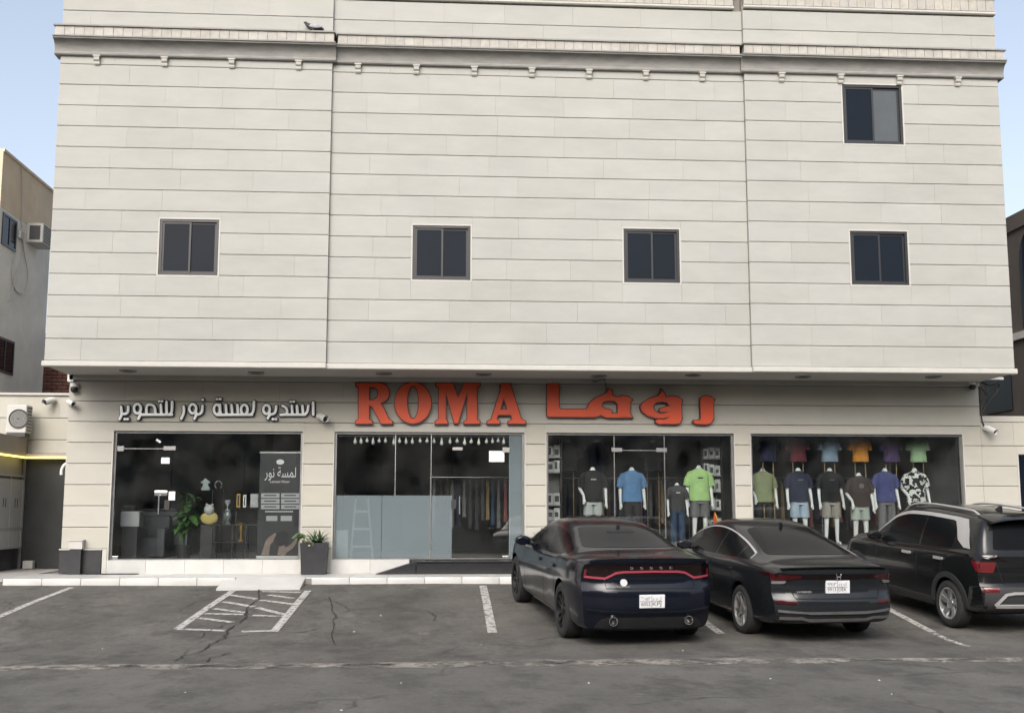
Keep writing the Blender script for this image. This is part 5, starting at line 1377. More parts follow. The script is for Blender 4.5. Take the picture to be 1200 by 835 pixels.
# ---------------------------------------------------------------- graphite fastback saloon
def extra_fast(s, part, rear, both, root, P):
    rear('light_bar', rounded([(-0.80, 0.875), (0.80, 0.875), (0.82, 0.925), (-0.82, 0.925)], 0.012), 'lamp_dark', 0.008, 0.02)
    for sd in (1, -1):
        rear('tail_lamp', rounded([(sd*0.835, 0.83), (sd*0.66, 0.86), (sd*0.50, 0.885), (sd*0.50, 0.915), (sd*0.84, 0.925)], 0.012), 'lamp_maroon', 0.012, 0.02)
        rear('indicator', rounded([(sd*0.835, 0.790), (sd*0.70, 0.80), (sd*0.675, 0.838), (sd*0.835, 0.828)], 0.012), 'lamp_clear', 0.012, 0.02)
        rear('reflector', rounded([(sd*0.80, 0.545), (sd*0.56, 0.545), (sd*0.57, 0.582), (sd*0.81, 0.585)], 0.01), 'lamp_maroon', 0.010, 0.02)
        both('quarter_lamp', rounded([(-0.86, 0.885), (-0.62, 0.90), (-0.60, 0.92), (-0.88, 0.925)], 0.01), 'lamp_maroon', 0.006)
    rear('boot_panel', rounded([(-0.58, 0.62), (0.58, 0.62), (0.66, 0.80), (0.60, 0.865), (-0.60, 0.865), (-0.66, 0.80)], 0.03), P, 0.004, 0.01)
    rear('boot_seam', ribbon([(-0.68, 0.83), (-0.66, 0.78), (-0.57, 0.612), (0.57, 0.612), (0.66, 0.78), (0.68, 0.83)], 0.008), 'seam', 0.008, 0.01)
    q, _ = s.hit('rear', 0.0, 0.90)
    e = MB(); x = q.x-0.016
    for sd in (1, -1): e.loft([[(x, sd*0.020+a, 0.868+b_) for a, b_ in ((-.007, 0), (.007, 0), (.007, 0), (-.007, 0))], [(x-0.004, sd*0.030+a, 0.935) for a in (-.009, .009, .009, -.009)]])
    em = MB()
    for sd in (1, -1): em.tube([(x, sd*0.020, 0.866), (x, sd*0.024, 0.90), (x, sd*0.034, 0.936)], 0.008, 6)
    em.tube([(x, -0.022, 0.896), (x, 0.022, 0.896)], 0.008, 6)
    part('emblem', em.mesh('emblem', 40), 'chrome')
    q, _ = s.hit('rear', 0.46, 0.70); place_text('model_badge', 'HYBRID', 0.036, Vector((q.x-0.018, 0.46, 0.70)), REAR, 'silver', root, 0.003, local=True, width=0.20)
    rear('lower_valance', rounded([(-0.80, 0.30), (0.80, 0.30), (0.82, 0.44), (-0.82, 0.44)], 0.03), 'trim_black', 0.006, 0.02)
    rear('valance_blade', ribbon([(-0.78, 0.455), (-0.4, 0.44), (0.4, 0.44), (0.78, 0.455)], 0.025), 'alu', 0.03, 0.04)
    rear('valance_blade', ribbon([(-0.76, 0.36), (-0.5, 0.37), (-0.40, 0.345), (0.40, 0.345), (0.5, 0.37), (0.76, 0.36)], 0.03), 'alu', 0.025, 0.04)
    rings = []
    for y in np.linspace(-0.74, 0.74, 21):
        x = s.warp(s.x0+0.03, y, 1.0); h = s.hit('top', x+0.06, y)[0]; z = (h.z if h else 0.99)
        rings.append([(x+0.16, y, z-0.012), (x+0.03, y, z+0.014), (x-0.030, y, z+0.022), (x-0.030, y, z+0.008), (x+0.05, y, z-0.03)])
    part('spoiler', MB().loft(rings).mesh('spoiler', 35), P)
    q, _ = s.hit('top', 0.75, 0)
    part('aerial', MB().loft([[(0.75+a, b_, q.z-0.015) for a, b_ in ((-.07, -.03), (.09, -.012), (.09, .012), (-.07, .03))], [(0.71+a, b_, q.z+0.06) for a, b_ in ((-.04, -.010), (.01, -.006), (.01, .006), (-.04, .010))]]).mesh('aerial', 40), P)
    # bright line over the side glass
    pts = []
    for x in np.linspace(-0.08, 2.35, 30): pts.append((x, s.half(x)[13][1]-0.018))
    pts = [(-0.12, s.belt(-0.12)+0.05)] + pts
    both('window_line', ribbon(pts, 0.016), 'silver', 0.007, 0.01, step=0.06)
FAST = dict(paint='paint_graphite', wb=2.83, R=0.335, arch=0.045, track=0.80, tw=0.225, rim=('five', 'rim_silver', 0.235),
    top=[(-1.10, 0.985), (-1.0, 1.015), (-0.75, 1.045), (-0.52, 1.065), (-0.3, 1.11), (0.1, 1.225), (0.5, 1.335), (0.9, 1.415), (1.3, 1.45), (1.6, 1.44), (1.9, 1.375), (2.3, 1.20), (2.65, 1.04), (3.1, 0.975), (3.45, 0.90), (3.68, 0.80), (3.8, 0.66)],
    belt=[(-1.10, 0.945), (-0.6, 0.99), (0, 0.985), (0.8, 0.95), (2.4, 0.90), (3.0, 0.87), (3.5, 0.78), (3.8, 0.58)],
    w=[(-1.10, 0.84), (-0.7, 0.895), (-0.1, 0.928), (0.5, 0.92), (1.2, 0.915), (2.2, 0.918), (2.85, 0.928), (3.35, 0.89), (3.8, 0.78)],
    roofw=[(-1.10, 0.74), (-0.7, 0.74), (-0.45, 0.72), (0.0, 0.64), (0.5, 0.585), (1.1, 0.57), (1.6, 0.58), (2.1, 0.65), (2.6, 0.73), (3.1, 0.78), (3.8, 0.68)],
    crown=[(-1.10, 0.03), (-0.5, 0.035), (0.1, 0.055), (0.7, 0.07), (1.6, 0.07), (2.3, 0.05), (3.8, 0.05)],
    bot=[(-1.10, 0.30), (-0.6, 0.23), (0.5, 0.19), (2.8, 0.19), (3.4, 0.2), (3.8, 0.27)],
    rear=[(0.2, 0.12), (0.34, 0.03), (0.46, 0.0), (0.60, 0.01), (0.63, 0.035), (0.78, 0.06), (0.88, 0.03), (0.95, 0.0), (1.0, 0.0)],
    front=[(0.2, 0.10), (0.45, 0.0), (0.55, 0.0), (0.75, 0.06), (0.95, 0.2)], plan_r=0.30, plan_p=4.0, plan_f=0.45,
    glass=[(-0.08, 0.26), (0.30, 1.05), (1.10, 2.36)], rear_glass=rounded([(-0.64, 1.10), (0.64, 1.10), (0.52, 1.345), (0.40, 1.375), (-0.40, 1.375), (-0.52, 1.345)], 0.04),
    rear_glass_mat='car_glass',
    wind=rounded([(-0.64, 1.08), (0.64, 1.08), (0.50, 1.36), (-0.50, 1.36)], 0.04),
    seams=[[(1.075, 0.28), (1.075, 0.95)], [(0.40, 0.48), (0.33, 0.72), (0.26, 0.95)], [(2.30, 0.28), (2.32, 0.91)], [(0.45, 0.275), (2.4, 0.275)]],
    handles=[(0.44, 0.84), (1.36, 0.82)], mirror=(2.05, 1.0), plate=(0.765, 0.335, 0.165), plate_text=(('٩٩١٣', 'د ع ك'), ('9913', 'DEK')), headlamp=0.70, extra=extra_fast)

# ---------------------------------------------------------------- black compact crossover
def extra_suv(s, part, rear, both, root, P):
    for sd in (1, -1):
        # split lamp: dark wedge above, red diamond below, both wrapping round the corner
        rear('tail_lamp', rounded([(sd*0.46, 1.01), (sd*0.66, 1.03), (sd*0.80, 1.035), (sd*0.79, 1.08), (sd*0.62, 1.085)], 0.012), 'lamp_dark', 0.012, 0.02)
        rear('brake_lamp', rounded([(sd*0.66, 0.85), (sd*0.825, 0.855), (sd*0.825, 0.995), (sd*0.62, 1.00)], 0.02), 'lamp_red', 0.014, 0.02)
        rear('reflector', rounded([(sd*0.60, 0.60), (sd*0.82, 0.59), (sd*0.80, 0.645), (sd*0.60, 0.65)], 0.012), 'lamp_red', 0.016, 0.02)
    both('tail_lamp', rounded([(-0.655, 1.035), (-0.40, 1.045), (-0.42, 1.075), (-0.655, 1.08)], 0.01), 'lamp_dark', 0.008)
    both('brake_lamp', rounded([(-0.70, 0.86), (-0.63, 0.855), (-0.53, 1.0), (-0.70, 0.995)], 0.015), 'lamp_red', 0.008)
    rear('lower_bumper', rounded([(-0.84, 0.32), (0.84, 0.32), (0.86, 0.66), (-0.86, 0.66)], 0.03), 'cladding', 0.010, 0.02)
    rear('skid_trim', ribbon([(-0.66, 0.42), (-0.52, 0.565), (-0.40, 0.585), (0.40, 0.585), (0.52, 0.565), (0.66, 0.42)], 0.034), 'silver', 0.034, 0.04)
    rear('skid_plate', rounded([(-0.66, 0.395), (0.66, 0.395), (0.62, 0.435), (-0.62, 0.435)], 0.02), 'silver', 0.030, 0.04)
    rear('tailgate_seam', ribbon([(-0.62, 0.99), (-0.56, 0.80), (-0.52, 0.70), (0.52, 0.70), (0.56, 0.80), (0.62, 0.99)], 0.008), 'seam', 0.004, 0.01)
    rear('tailgate_crease', ribbon([(-0.5, 0.90), (-0.42, 0.885), (0.42, 0.885), (0.5, 0.90)], 0.012), 'seam', 0.004, 0.01)
    # arch and sill cladding
    for cx in (0, s.s['wb']):
        R = s.s['R']; r0, r1 = R+0.035, R+0.115
        arc = [(cx+r1*math.cos(a), R+r1*math.sin(a)) for a in np.linspace(-0.05, math.pi+0.05, 24)] + [(cx+r0*math.cos(a), R+r0*math.sin(a)) for a in np.linspace(math.pi+0.05, -0.05, 24)]
        both('arch_cladding', arc, 'cladding', 0.012, 0.02, step=0.06)
    both('sill_cladding', rounded([(0.42, 0.24), (2.20, 0.24), (2.20, 0.36), (0.42, 0.36)], 0.02), 'cladding', 0.012, 0.02)
    # silver roof pillar sweeping into the roof line
    up = [(x, s.half(x)[13][1]+0.004) for x in np.linspace(2.2, 0.02, 16)]
    path = up + [(-0.16, 1.53), (-0.28, 1.40), (-0.38, 1.24), (-0.44, 1.145)]
    lo = [(x, s.half(x)[13][1]-0.045) for x in np.linspace(2.2, 0.16, 16)] + [(0.09, 1.48), (-0.01, 1.38), (-0.12, 1.24), (-0.30, 1.15)]
    both('roof_pillar', path + lo[::-1], 'silver', 0.008, 0.012, step=0.06)
    for sd in (1, -1):
        pts = []
        for k, x in enumerate(np.linspace(-0.25, 1.75, 14)):
            h = s.hit('top', x, sd*0.52)[0]; lift = 0.0 if k in (0, 13) else 0.045; pts.append((x, sd*0.52, h.z+lift))
        part('roof_rail', MB().tube(pts, 0.018, 8).mesh('roof_rail', 40), 'silver')
    # roof spoiler over the tailgate glass
    rings = []
    for y in np.linspace(-0.58, 0.58, 15):
        e = 0.06*(abs(y)/0.58)**3
        rings.append([(-0.25, y, 1.632-e*0.5), (-0.66+e, y, 1.60-e), (-0.70+e, y, 1.58-e), (-0.66+e, y, 1.562-e), (-0.35, y, 1.562-e)])
    part('spoiler', MB().loft(rings).mesh('spoiler', 35), P)
    q, _ = s.hit('top', 0.1, 0)
    part('aerial', MB().loft([[(0.1+a, b_, q.z-0.01) for a, b_ in ((-.07, -.03), (.09, -.012), (.09, .012), (-.07, .03))], [(0.06+a, b_, q.z+0.06) for a, b_ in ((-.04, -.010), (.01, -.006), (.01, .006), (-.04, .010))]]).mesh('aerial', 40), 'trim_black')
    h, _ = s.hit('rear', 0, 1.16)
    part('rear_wiper', MB().tube([(h.x-0.02, 0.0, 1.13), (h.x-0.01, -0.30, 1.16)], 0.010, 6).mesh('rear_wiper', 40), 'trim_black')
SUV = dict(paint='paint_black', wb=2.61, R=0.332, arch=0.05, track=0.775, tw=0.215, rim=('turbine', 'rim_silver', 0.225),
    top=[(-0.84, 1.08), (-0.80, 1.115), (-0.74, 1.19), (-0.64, 1.37), (-0.55, 1.515), (-0.46, 1.585), (-0.3, 1.615), (0.2, 1.645), (0.8, 1.655), (1.3, 1.635), (1.65, 1.55), (2.0, 1.34), (2.35, 1.13), (2.6, 1.09), (3.05, 1.04), (3.3, 0.95), (3.42, 0.78)],
    belt=[(-0.84, 1.05), (-0.6, 1.11), (-0.2, 1.10), (0.5, 1.06), (1.2, 1.02), (2.3, 0.985), (2.9, 0.95), (3.25, 0.85), (3.42, 0.66)],
    w=[(-0.84, 0.84), (-0.5, 0.875), (0.0, 0.895), (0.6, 0.885), (1.3, 0.88), (2.1, 0.885), (2.6, 0.895), (3.05, 0.87), (3.42, 0.78)],
    roofw=[(-0.84, 0.77), (-0.74, 0.73), (-0.55, 0.65), (-0.3, 0.615), (0.5, 0.61), (1.3, 0.61), (1.7, 0.63), (2.1, 0.68), (2.5, 0.74), (3.42, 0.68)],
    crown=[(-0.84, 0.03), (-0.6, 0.05), (-0.3, 0.065), (0.5, 0.07), (1.4, 0.065), (2.0, 0.05), (3.42, 0.05)],
    bot=[(-0.84, 0.33), (-0.5, 0.27), (0.5, 0.22), (2.6, 0.22), (3.1, 0.24), (3.42, 0.32)],
    rear=[(0.2, 0.14), (0.36, 0.04), (0.45, 0.0), (0.62, 0.0), (0.68, 0.035), (0.88, 0.06), (0.92, 0.045), (1.0, 0.05), (1.1, 0.05)],
    front=[(0.2, 0.10), (0.5, 0.0), (0.6, 0.0), (0.8, 0.05), (1.0, 0.15)], plan_r=0.20, plan_p=4.0, plan_f=0.35,
    glass=[(-0.02, 0.80), (0.86, 2.16)], rear_glass=rounded([(-0.62, 1.16), (0.62, 1.16), (0.57, 1.33), (0.51, 1.53), (-0.51, 1.53), (-0.57, 1.33)], 0.04),
    rear_glass_mat='car_glass',
    wind=rounded([(-0.62, 1.15), (0.62, 1.15), (0.53, 1.53), (-0.53, 1.53)], 0.04),
    seams=[[(0.83, 0.36), (0.83, 1.02)], [(0.30, 0.60), (0.18, 0.80), (0.08, 1.05)], [(1.98, 0.36), (2.0, 1.0)]],
    handles=[(0.22, 0.945), (1.10, 0.93)], handle_mat='silver', mirror=(1.92, 1.10), mirror_mat='paint_black', plate=(0.80, 0.335, 0.165), plate_text=None, headlamp=0.80, extra=extra_suv)

def park(name, label, spec, rear_xy, yaw_deg):
    """stand a car on the sloping car park: rear axle above rear_xy, nose turned yaw_deg to the left of +Y"""
    x, y = rear_xy; a = rad(90 + yaw_deg); d = Vector((math.cos(a), math.sin(a)))
    zr = lotz(x, y); fx, fy = x + d.x*spec['wb'], y + d.y*spec['wb']; zf_ = lotz(fx, fy)
    side = Vector((-d.y, d.x))*0.7
    roll = math.atan2(lotz(x+side.x, y+side.y) - lotz(x-side.x, y-side.y), 1.4)
    return build_car(name, label, spec, (x, y, zr), a, math.atan2(zf_-zr, spec['wb']), 0)
park('parked_car', 'dark navy saloon with one thin red light line across its tail', MUSCLE, (2.62, 15.87), 7.5)
park('parked_car', 'dark graphite fastback saloon with silver window line and thin boot spoiler', FAST, (5.11, 16.1), 7.5)
park('parked_car', 'black compact crossover with silver roof pillar, roof rails and silver skid trim', SUV, (8.2, 16.5), 8.0)
# ================================================================== neighbours
mat('plaster_tan', (0.60, 0.50, 0.375), 0.9, var=0.12, scale=1.5, bump=0.2, bscale=18)
mat('plaster_pale', (0.70, 0.68, 0.63), 0.9, var=0.12, scale=1.2, bump=0.2, bscale=18)
mat('plaster_brown', (0.135, 0.115, 0.10), 0.9, var=0.2, scale=1.2, bump=0.2, bscale=18)
mat('brick_red', (0.19, 0.085, 0.062), 0.9, var=0.25, scale=9, rnd=0.18)
mat('canopy', (0.30, 0.265, 0.235), 0.6, var=0.1)
mat('cabinet_white', (0.46, 0.46, 0.455), 0.5, var=0.06)
mat('dark_door', (0.010, 0.010, 0.011), 0.25, var=0.3)
mat('grey_door', (0.025, 0.026, 0.026), 0.4, var=0.15)
mat('led', (0.9, 0.75, 0.2), 0.5, emit=((1.0, 0.78, 0.16), 2.2))
mat('ac_white', (0.45, 0.45, 0.43), 0.5, var=0.08); mat('ac_dark', (0.06, 0.06, 0.06), 0.7)
# --- left: plastered house side
XN = -9.35
HZ = at(60, 224, X=XN).z
yE = at(58.5, 300, X=XN).y
N = thing('plastered_house', 'tan and white plastered house side across the alley', 'building', (XN-3, 27, 0.5))
zsplit = at(30, 262, X=XN).z
y0n = 24.7
obj('upper_wall', MB().box(XN-7, XN, y0n, yE, zsplit, HZ), 'plaster_tan', N)
obj('lower_wall', MB().box(XN-7, XN-0.006, y0n, yE-0.004, 0.5, zsplit), 'plaster_pale', N)
obj('parapet_cap', MB().box(XN-7, XN+0.03, y0n, yE+0.03, HZ, HZ+0.06), 'plaster_tan', N)
for nm, (u0, v0, u1, v1) in (('window', (2, 249, 19, 297)), ('window', (-6, 393, 15.5, 443))):
    a = at(u0, (v0+v1)/2, X=XN).y; b_ = at(u1, (v0+v1)/2, X=XN).y; um = (u0+u1)/2
    z1 = at(um, v0+ (4 if v0 < 300 else 3), X=XN).z; z0 = at(um, v1-6, X=XN).z
    a = max(a, y0n+0.02)
    g = MB()
    for (ya, yb2, za, zb) in ((a, b_, z0, z0+0.05), (a, b_, z1-0.05, z1), (a, a+0.05, z0+0.05, z1-0.05), (b_-0.05, b_, z0+0.05, z1-0.05), ((a+b_)/2-0.02, (a+b_)/2+0.02, z0+0.05, z1-0.05)): g.box(XN-0.04, XN+0.02, ya, yb2, za, zb)
    wo_ = obj('window', g, 'dark_frame', N); obj('pane', MB().box(XN-0.02, XN+0.004, a+0.05, b_-0.05, z0+0.05, z1-0.05), 'window_tint', wo_)
# window air conditioner
pA = at(36, 280, X=XN); za, zb = at(42, 291, X=XN).z, at(42, 268, X=XN).z; ya, yb2 = at(31, 280, X=XN).y, at(45, 280, X=XN).y
AC = thing('window_air_conditioner', 'boxy white air conditioner sticking out of the tan house wall', 'air conditioner', (XN, (ya+yb2)/2, za))
obj('case', MB().cbox(XN-0.1, XN+0.36, ya, yb2, za, zb, 0.015), 'ac_white', AC)
g = MB()
for k in range(7): zz = za+0.05+(zb-za-0.1)*k/6; g.box(XN+0.361, XN+0.37, ya+0.05, yb2-0.05, zz-0.012, zz+0.012)
obj('grille', g, 'ac_dark', AC); obj('side_grille', MB().box(XN+0.06, XN+0.30, ya-0.004, ya+0.002, za+0.06, zb-0.06), 'ac_dark', AC)
# hanging cables on the wall
def wall_path(pts, off=0.02): return [(XN+off, at(u, v, X=XN).y, at(u, v, X=XN).z) for u, v in pts]
CB = thing('wall_cables', 'thin cables looping down the tan house wall', 'cable', (XN, 27, 5))
obj('cable', MB().tube(smooth_path([Vector(p_) for p_ in wall_path([(24, 196), (25, 230), (24, 262), (26, 290), (32, 320), (30, 340), (24, 346), (16, 340), (12, 325), (15, 300)])]), 0.012, 6), 'pave_grey', CB)
obj('cable', MB().tube(smooth_path([Vector(p_) for p_ in wall_path([(24, 276), (26, 305), (14, 330), (13, 350), (8, 353)])]), 0.010, 6), 'pave_grey', CB)
obj('junction_box', MB().cbox(XN, XN+0.06, at(21, 275, X=XN).y, at(25.5, 275, X=XN).y, at(23, 280, X=XN).z, at(23, 271, X=XN).z, 0.01), 'ac_white', CB)
# --- red brick wall at the end of the alley
yB = yE + 1.2
BW = thing('brick_wall', 'red brick wall closing the alley behind the plastered house', 'wall', (-8.6, yB, 0.5))
x0, x1 = -9.9, -7.05; zt_ = at(64, 430, Y=yB).z + 0.75
obj('mortar', MB().box(x0-0.3, x1, yB+0.05, yB+0.25, 0.4, zt_), 'joint', BW)
zz = at(64, 466, Y=yB).z - 0.3; k = 0
bmesh_brick = MB().cbox(0, 0.24, 0, 0.09, 0, 0.075, 0.006).mesh('brick'); bmesh_brick.materials.append(M['brick_red'])
while zz < zt_-0.09:
    xx = x0 + (0.125 if k % 2 else 0)
    while xx < x1-0.26:
        o = bpy.data.objects.new('brick', bmesh_brick); COL.objects.link(o); o.parent = BW; o.location = Vector((xx, yB-0.03+0.004*rr.random(), zz)) - Vector(BW.location); xx += 0.252
    zz += 0.088; k += 1
obj('coping', MB().box(x0-0.3, x1, yB-0.06, yB+0.3, zt_+0.001, zt_+0.10), 'black_plastic', BW)

# --- left entrance recess: stone wall above, canopy with light strip, cabinets, dark doorway
YB = 24.75; XW = -8.62
AN = thing('entrance_annex', 'stone entrance annex with lit canopy between house and shop building', 'building', (-8, YB, Z_PAVE))
ztop = at(55, 463, Y=YB).z; zled = at(60, 537, Y=YB).z
xr_ = XL + 0.05
obj('core', MB().box(-10.4, xr_, YB+0.06, YB+0.4, zled, ztop-0.02), 'joint', AN)
zc = [zled+0.10] + [at(55, v, Y=YB).z for v in (515, 489.5)] + [ztop]
for i in range(len(zc)-1):
    cuts = [-10.4, -9.1, -8.3, xr_] if i % 2 else [-10.4, -9.5, -8.75, -7.9, xr_]
    for a, b_ in zip(cuts[:-1], cuts[1:]): slab(AN, a, b_, YB, zc[i]+0.004, zc[i+1]-0.004, mt='stone_low')
obj('coping', MB().box(-10.45, xr_, YB-0.05, YB+0.42, ztop, ztop+0.05), 'stone_trim', AN)
zfas = at(50, 522, X=XW+0.1).z
g = MB(); g.box(XW-1.6, XW+0.12, 22.6, YB-0.01, zled+0.02, zfas+0.1); g.box(XW+0.121, xr_, YB-0.12, YB+0.3, zled+0.02, zled+0.098)
obj('canopy', g, 'canopy', AN)
g = MB().box(XW+0.122, XW+0.14, 22.6, YB-0.13, zled-0.005, zled+0.03).box(XW+0.141, xr_, YB-0.15, YB-0.122, zled-0.005, zled+0.03)
obj('light_strip', g, 'led', AN)
obj('return_wall', MB().box(XW-1.6, XW, 22.6, YB+0.3, Z_PAVE, zled+0.018), 'stone_low', AN)
obj('skirting', MB().box(XW+0.001, XW+0.03, 22.6, YB, Z_PAVE-0.02, Z_PAVE+0.44), 'grey_skirt', AN)
zdt = zled+0.015
obj('door_leaf', MB().box(XW+0.03, xr_-0.62, YB+0.10, YB+0.16, Z_PAVE, zdt), 'grey_door', AN)
obj('door_leaf', MB().box(xr_-0.62, xr_, YB+0.13, YB+0.18, Z_PAVE, zdt), 'dark_door', AN)
obj('door_panel', MB().cbox(xr_-0.72, xr_-0.15, YB+0.09, YB+0.128, Z_PAVE+0.35, zdt-0.55, 0.01), 'dark_door', AN)
obj('door_jamb', MB().box(XW+0.0305, XW+0.09, YB+0.02, YB+0.099, Z_PAVE, zdt), 'alu', AN)
obj('door_stop', MB().cbox(XW+0.18, XW+0.38, YB-0.12, YB+0.05, Z_PAVE, Z_PAVE+0.16, 0.01), 'stone_trim', AN)
# meter cabinets on the return wall
CBN = thing('meter_cabinet', 'white panelled meter cabinets on the entrance side wall', 'cabinet', (XW, 23.6, Z_PAVE+0.5))
zq = lambda v, u=20: at(u, v, X=XW+0.05).z
obj('carcass', MB().box(XW+0.002, XW+0.06, 22.7, at(37, 600, X=XW+0.06).y, zq(642), zq(556)), 'cabinet_white', CBN)
yC1 = at(37, 600, X=XW+0.06).y; n = 4
for k in range(n):
    ya = 22.75+(yC1-22.75)*k/n; yb2 = 22.75+(yC1-22.75)*(k+1)/n
    for j, (za, zb) in enumerate(((zq(618), zq(562)), (zq(641), zq(622)))):
        pn = obj('door_panel', MB().cbox(XW+0.0605, XW+0.072, ya+0.01, yb2-0.01, za, zb, 0.003), 'cabinet_white', CBN)
        if j == 0:
            for dz in (0.4, 0.6): obj('vent_slot', MB().box(XW+0.0725, XW+0.075, ya+(yb2-ya)*dz-0.018, ya+(yb2-ya)*dz+0.018, zq(594), zq(584)), 'ac_dark', pn)
    obj('top_slot', MB().box(XW+0.0605, XW+0.070, ya+0.03, yb2-0.03, zq(561), zq(558.5)), 'ac_dark', CBN)
# outdoor AC unit on the canopy
uz0 = zfas+0.102; 
ya = at(6, 490, X=XW-0.35).y
AC2 = thing('outdoor_air_conditioner', 'white outdoor air conditioner unit standing on the entrance canopy', 'air conditioner', (-9.1, 24.3, uz0))
x0, x1 = at(7, 490, Y=24.2).x, at(31, 490, Y=24.2).x; z0, z1 = at(20, 507, Y=24.2).z, at(20, 474, Y=24.2).z
obj('case', MB().cbox(x0, x1, 24.2, 24.55, z0, z1, 0.02), 'ac_white', AC2)
obj('fan_guard', MB().lathe([(0.20, 0.0), (0.20, -0.02), (0.18, -0.02), (0.17, -0.004)], ((x0+x1)/2+0.05, 24.199, (z0+z1)/2), 24, 'y'), 'ac_dark', AC2, 30)
g = MB()
for k in range(6): rr_ = 0.03+0.025*k; g.lathe([(rr_, -0.012), (rr_+0.006, -0.012)], ((x0+x1)/2+0.05, 24.19, (z0+z1)/2), 20, 'y', cap=False)
obj('fan_rings', g, 'ac_white', AC2); g = MB()
for k in range(8): zz = z0+0.06+(z1-z0-0.12)*k/7; g.box(x1+0.0, x1+0.006, 24.24, 24.5, zz-0.01, zz+0.01)
obj('side_louvre', g, 'ac_dark', AC2)
g = MB().box(x0+0.02, x1-0.02, 24.22, 24.5, uz0 if uz0 < z0 else z0-0.05, z0); obj('foot_frame', g, 'ac_dark', AC2)
# --- right: low stone boundary wall, brown house behind
zt_ = at(1170, 487, Y=Y_SHOP).z
RW = thing('boundary_wall', 'low stone boundary wall joining the shop building', 'wall', (12.5, Y_SHOP+0.1, Z_PAVE))
obj('core', MB().box(XR+0.001, 17, Y_SHOP+0.062, Y_SHOP+0.28, Z_PAVE-0.02, zt_-0.02), 'joint', RW)
zs = [Z_PAVE, 1.02, 1.422, 1.823, 2.22, 2.62, 3.02, zt_-0.13, zt_]
wx0 = at(1193, 560, Y=Y_SHOP).x; wz1 = at(1193, 532, Y=Y_SHOP).z; wz0 = 1.422
for i in range(len(zs)-1):
    cuts = [XR+0.002, wx0, 13.2, 14.6, 16] if zs[i] < wz1 and zs[i+1] > wz0 else ([XR+0.002, 12.1, 13.3, 14.4, 16] if i % 2 else [XR+0.002, 11.6, 12.7, 13.9, 16])
    for a, b_ in zip(cuts[:-1], cuts[1:]):
        if a == wx0 and zs[i+1] <= wz1+0.3 and zs[i] >= wz0-0.01:
            if zs[i+1] > wz1+0.02: slab(RW, a, b_, Y_SHOP, wz1, zs[i+1]-0.004, bottom=False, mt='stone_low')
            continue
        slab(RW, a, b_, Y_SHOP, zs[i]+0.004, zs[i+1]-0.004, mt='stone_low')
g = MB().box(wx0+0.02, 13.18, Y_SHOP+0.03, Y_SHOP+0.062, wz0, wz1-0.02); W_ = obj('window_pane', g, 'window_tint', RW)
obj('window_trim', MB().box(wx0, wx0+0.03, Y_SHOP-0.01, Y_SHOP+0.055, wz0, wz1), 'stone_trim', RW)
XH = 12.95
hz_ = at(1190, 251, X=XH).z
BH = thing('brown_house', 'dull brown plastered house side behind the boundary wall', 'building', (XH+3, 26, 0.5))
obj('wall', MB().box(XH, XH+7, 23.3, 36, 0.3, hz_-0.35), 'plaster_brown', BH)
obj('parapet', MB().box(XH-0.05, XH+7, 23.2, 36.05, hz_-0.35, hz_), 'plaster_brown', BH)
zb = at(1190, 395, X=XH).z
obj('band', MB().box(XH-0.06, XH, 23.25, 36, zb-0.08, zb+0.08), 'plaster_pale', BH)
for yy in (23.7, 25.6, 27.5):
    aw = MB(); n = 14
    pts = [(0.62*math.cos(a), 1.55+0.62*math.sin(a)) for a in np.linspace(0, math.pi, n)] + [(-0.62, 0), (0.62, 0)]
    vs = [(XH-0.02, yy+p_[0], zb+0.15+p_[1]) for p_ in pts] + [(XH+0.05, yy+p_[0], zb+0.15+p_[1]) for p_ in pts]; m_ = len(pts)
    aw.add(vs, [tuple(range(m_)), tuple(range(2*m_-1, m_-1, -1))] + [(i, (i+1) % m_, (i+1) % m_ + m_, i+m_) for i in range(m_)]); wo_ = obj('arched_window', aw, 'window_tint', BH)
    obj('lower_opening', MB().box(XH-0.02, XH+0.05, yy-0.6, yy+0.6, zb-1.6, zb-0.2), 'window_tint', BH)

# ================================================================== fixtures and small things
def bullet_cam(label, p, aim, s_=1.0, group=None):
    T = thing('security_camera', label, 'camera', p); d = Vector(aim).normalized(); p = Vector(p)
    b = p + Vector((0, -0.10*s_, -0.02))
    obj('bracket', MB().tube([p, p+Vector((0, -0.05*s_, 0)), b], 0.018*s_, 8), 'white_plastic', T, 40)
    obj('housing', MB().tube([b-d*0.07*s_, b+d*0.11*s_], 0.045*s_, 14), 'white_plastic', T, 40)
    obj('hood', MB().tube([b-d*0.02*s_+Vector((0, 0, .012)), b+d*0.15*s_+Vector((0, 0, .014))], 0.049*s_, 14, cap=False), 'white_plastic', T, 40)
    obj('lens', MB().tube([b+d*0.11*s_, b+d*0.118*s_], 0.037*s_, 14), 'black_matte', T, 40)
def dome_cam(label, p, s_=1.0):
    T = thing('security_camera', label, 'camera', p)
    obj('mount', MB().lathe([(0.06*s_, 0), (0.06*s_, -0.05*s_), (0.05*s_, -0.06*s_)], p, 18), 'white_plastic', T, 40)
    obj('dome', MB().ell((p[0], p[1]-0.01, p[2]-0.09*s_), (0.052*s_, 0.052*s_, 0.052*s_)), 'black_matte', T, 60)
p = at(377, 488, Y=Y_SHOP); bullet_cam('white bullet security camera at the end of the white Arabic lettering', (p.x, Y_SHOP+0.003, p.z), (0.55, -0.75, -0.3), 1.3)
p = at(84, 471, Y=Y_SHOP); bullet_cam('white bullet security camera on the pier under the white junction box', (p.x, Y_SHOP+0.003, p.z), (0.6, -0.6, -0.3))
p = at(62, 469, Y=YB); bullet_cam('white bullet security camera on the entrance annex wall', (p.x, YB+0.003, p.z), (-0.4, -0.8, -0.3), 1.3)
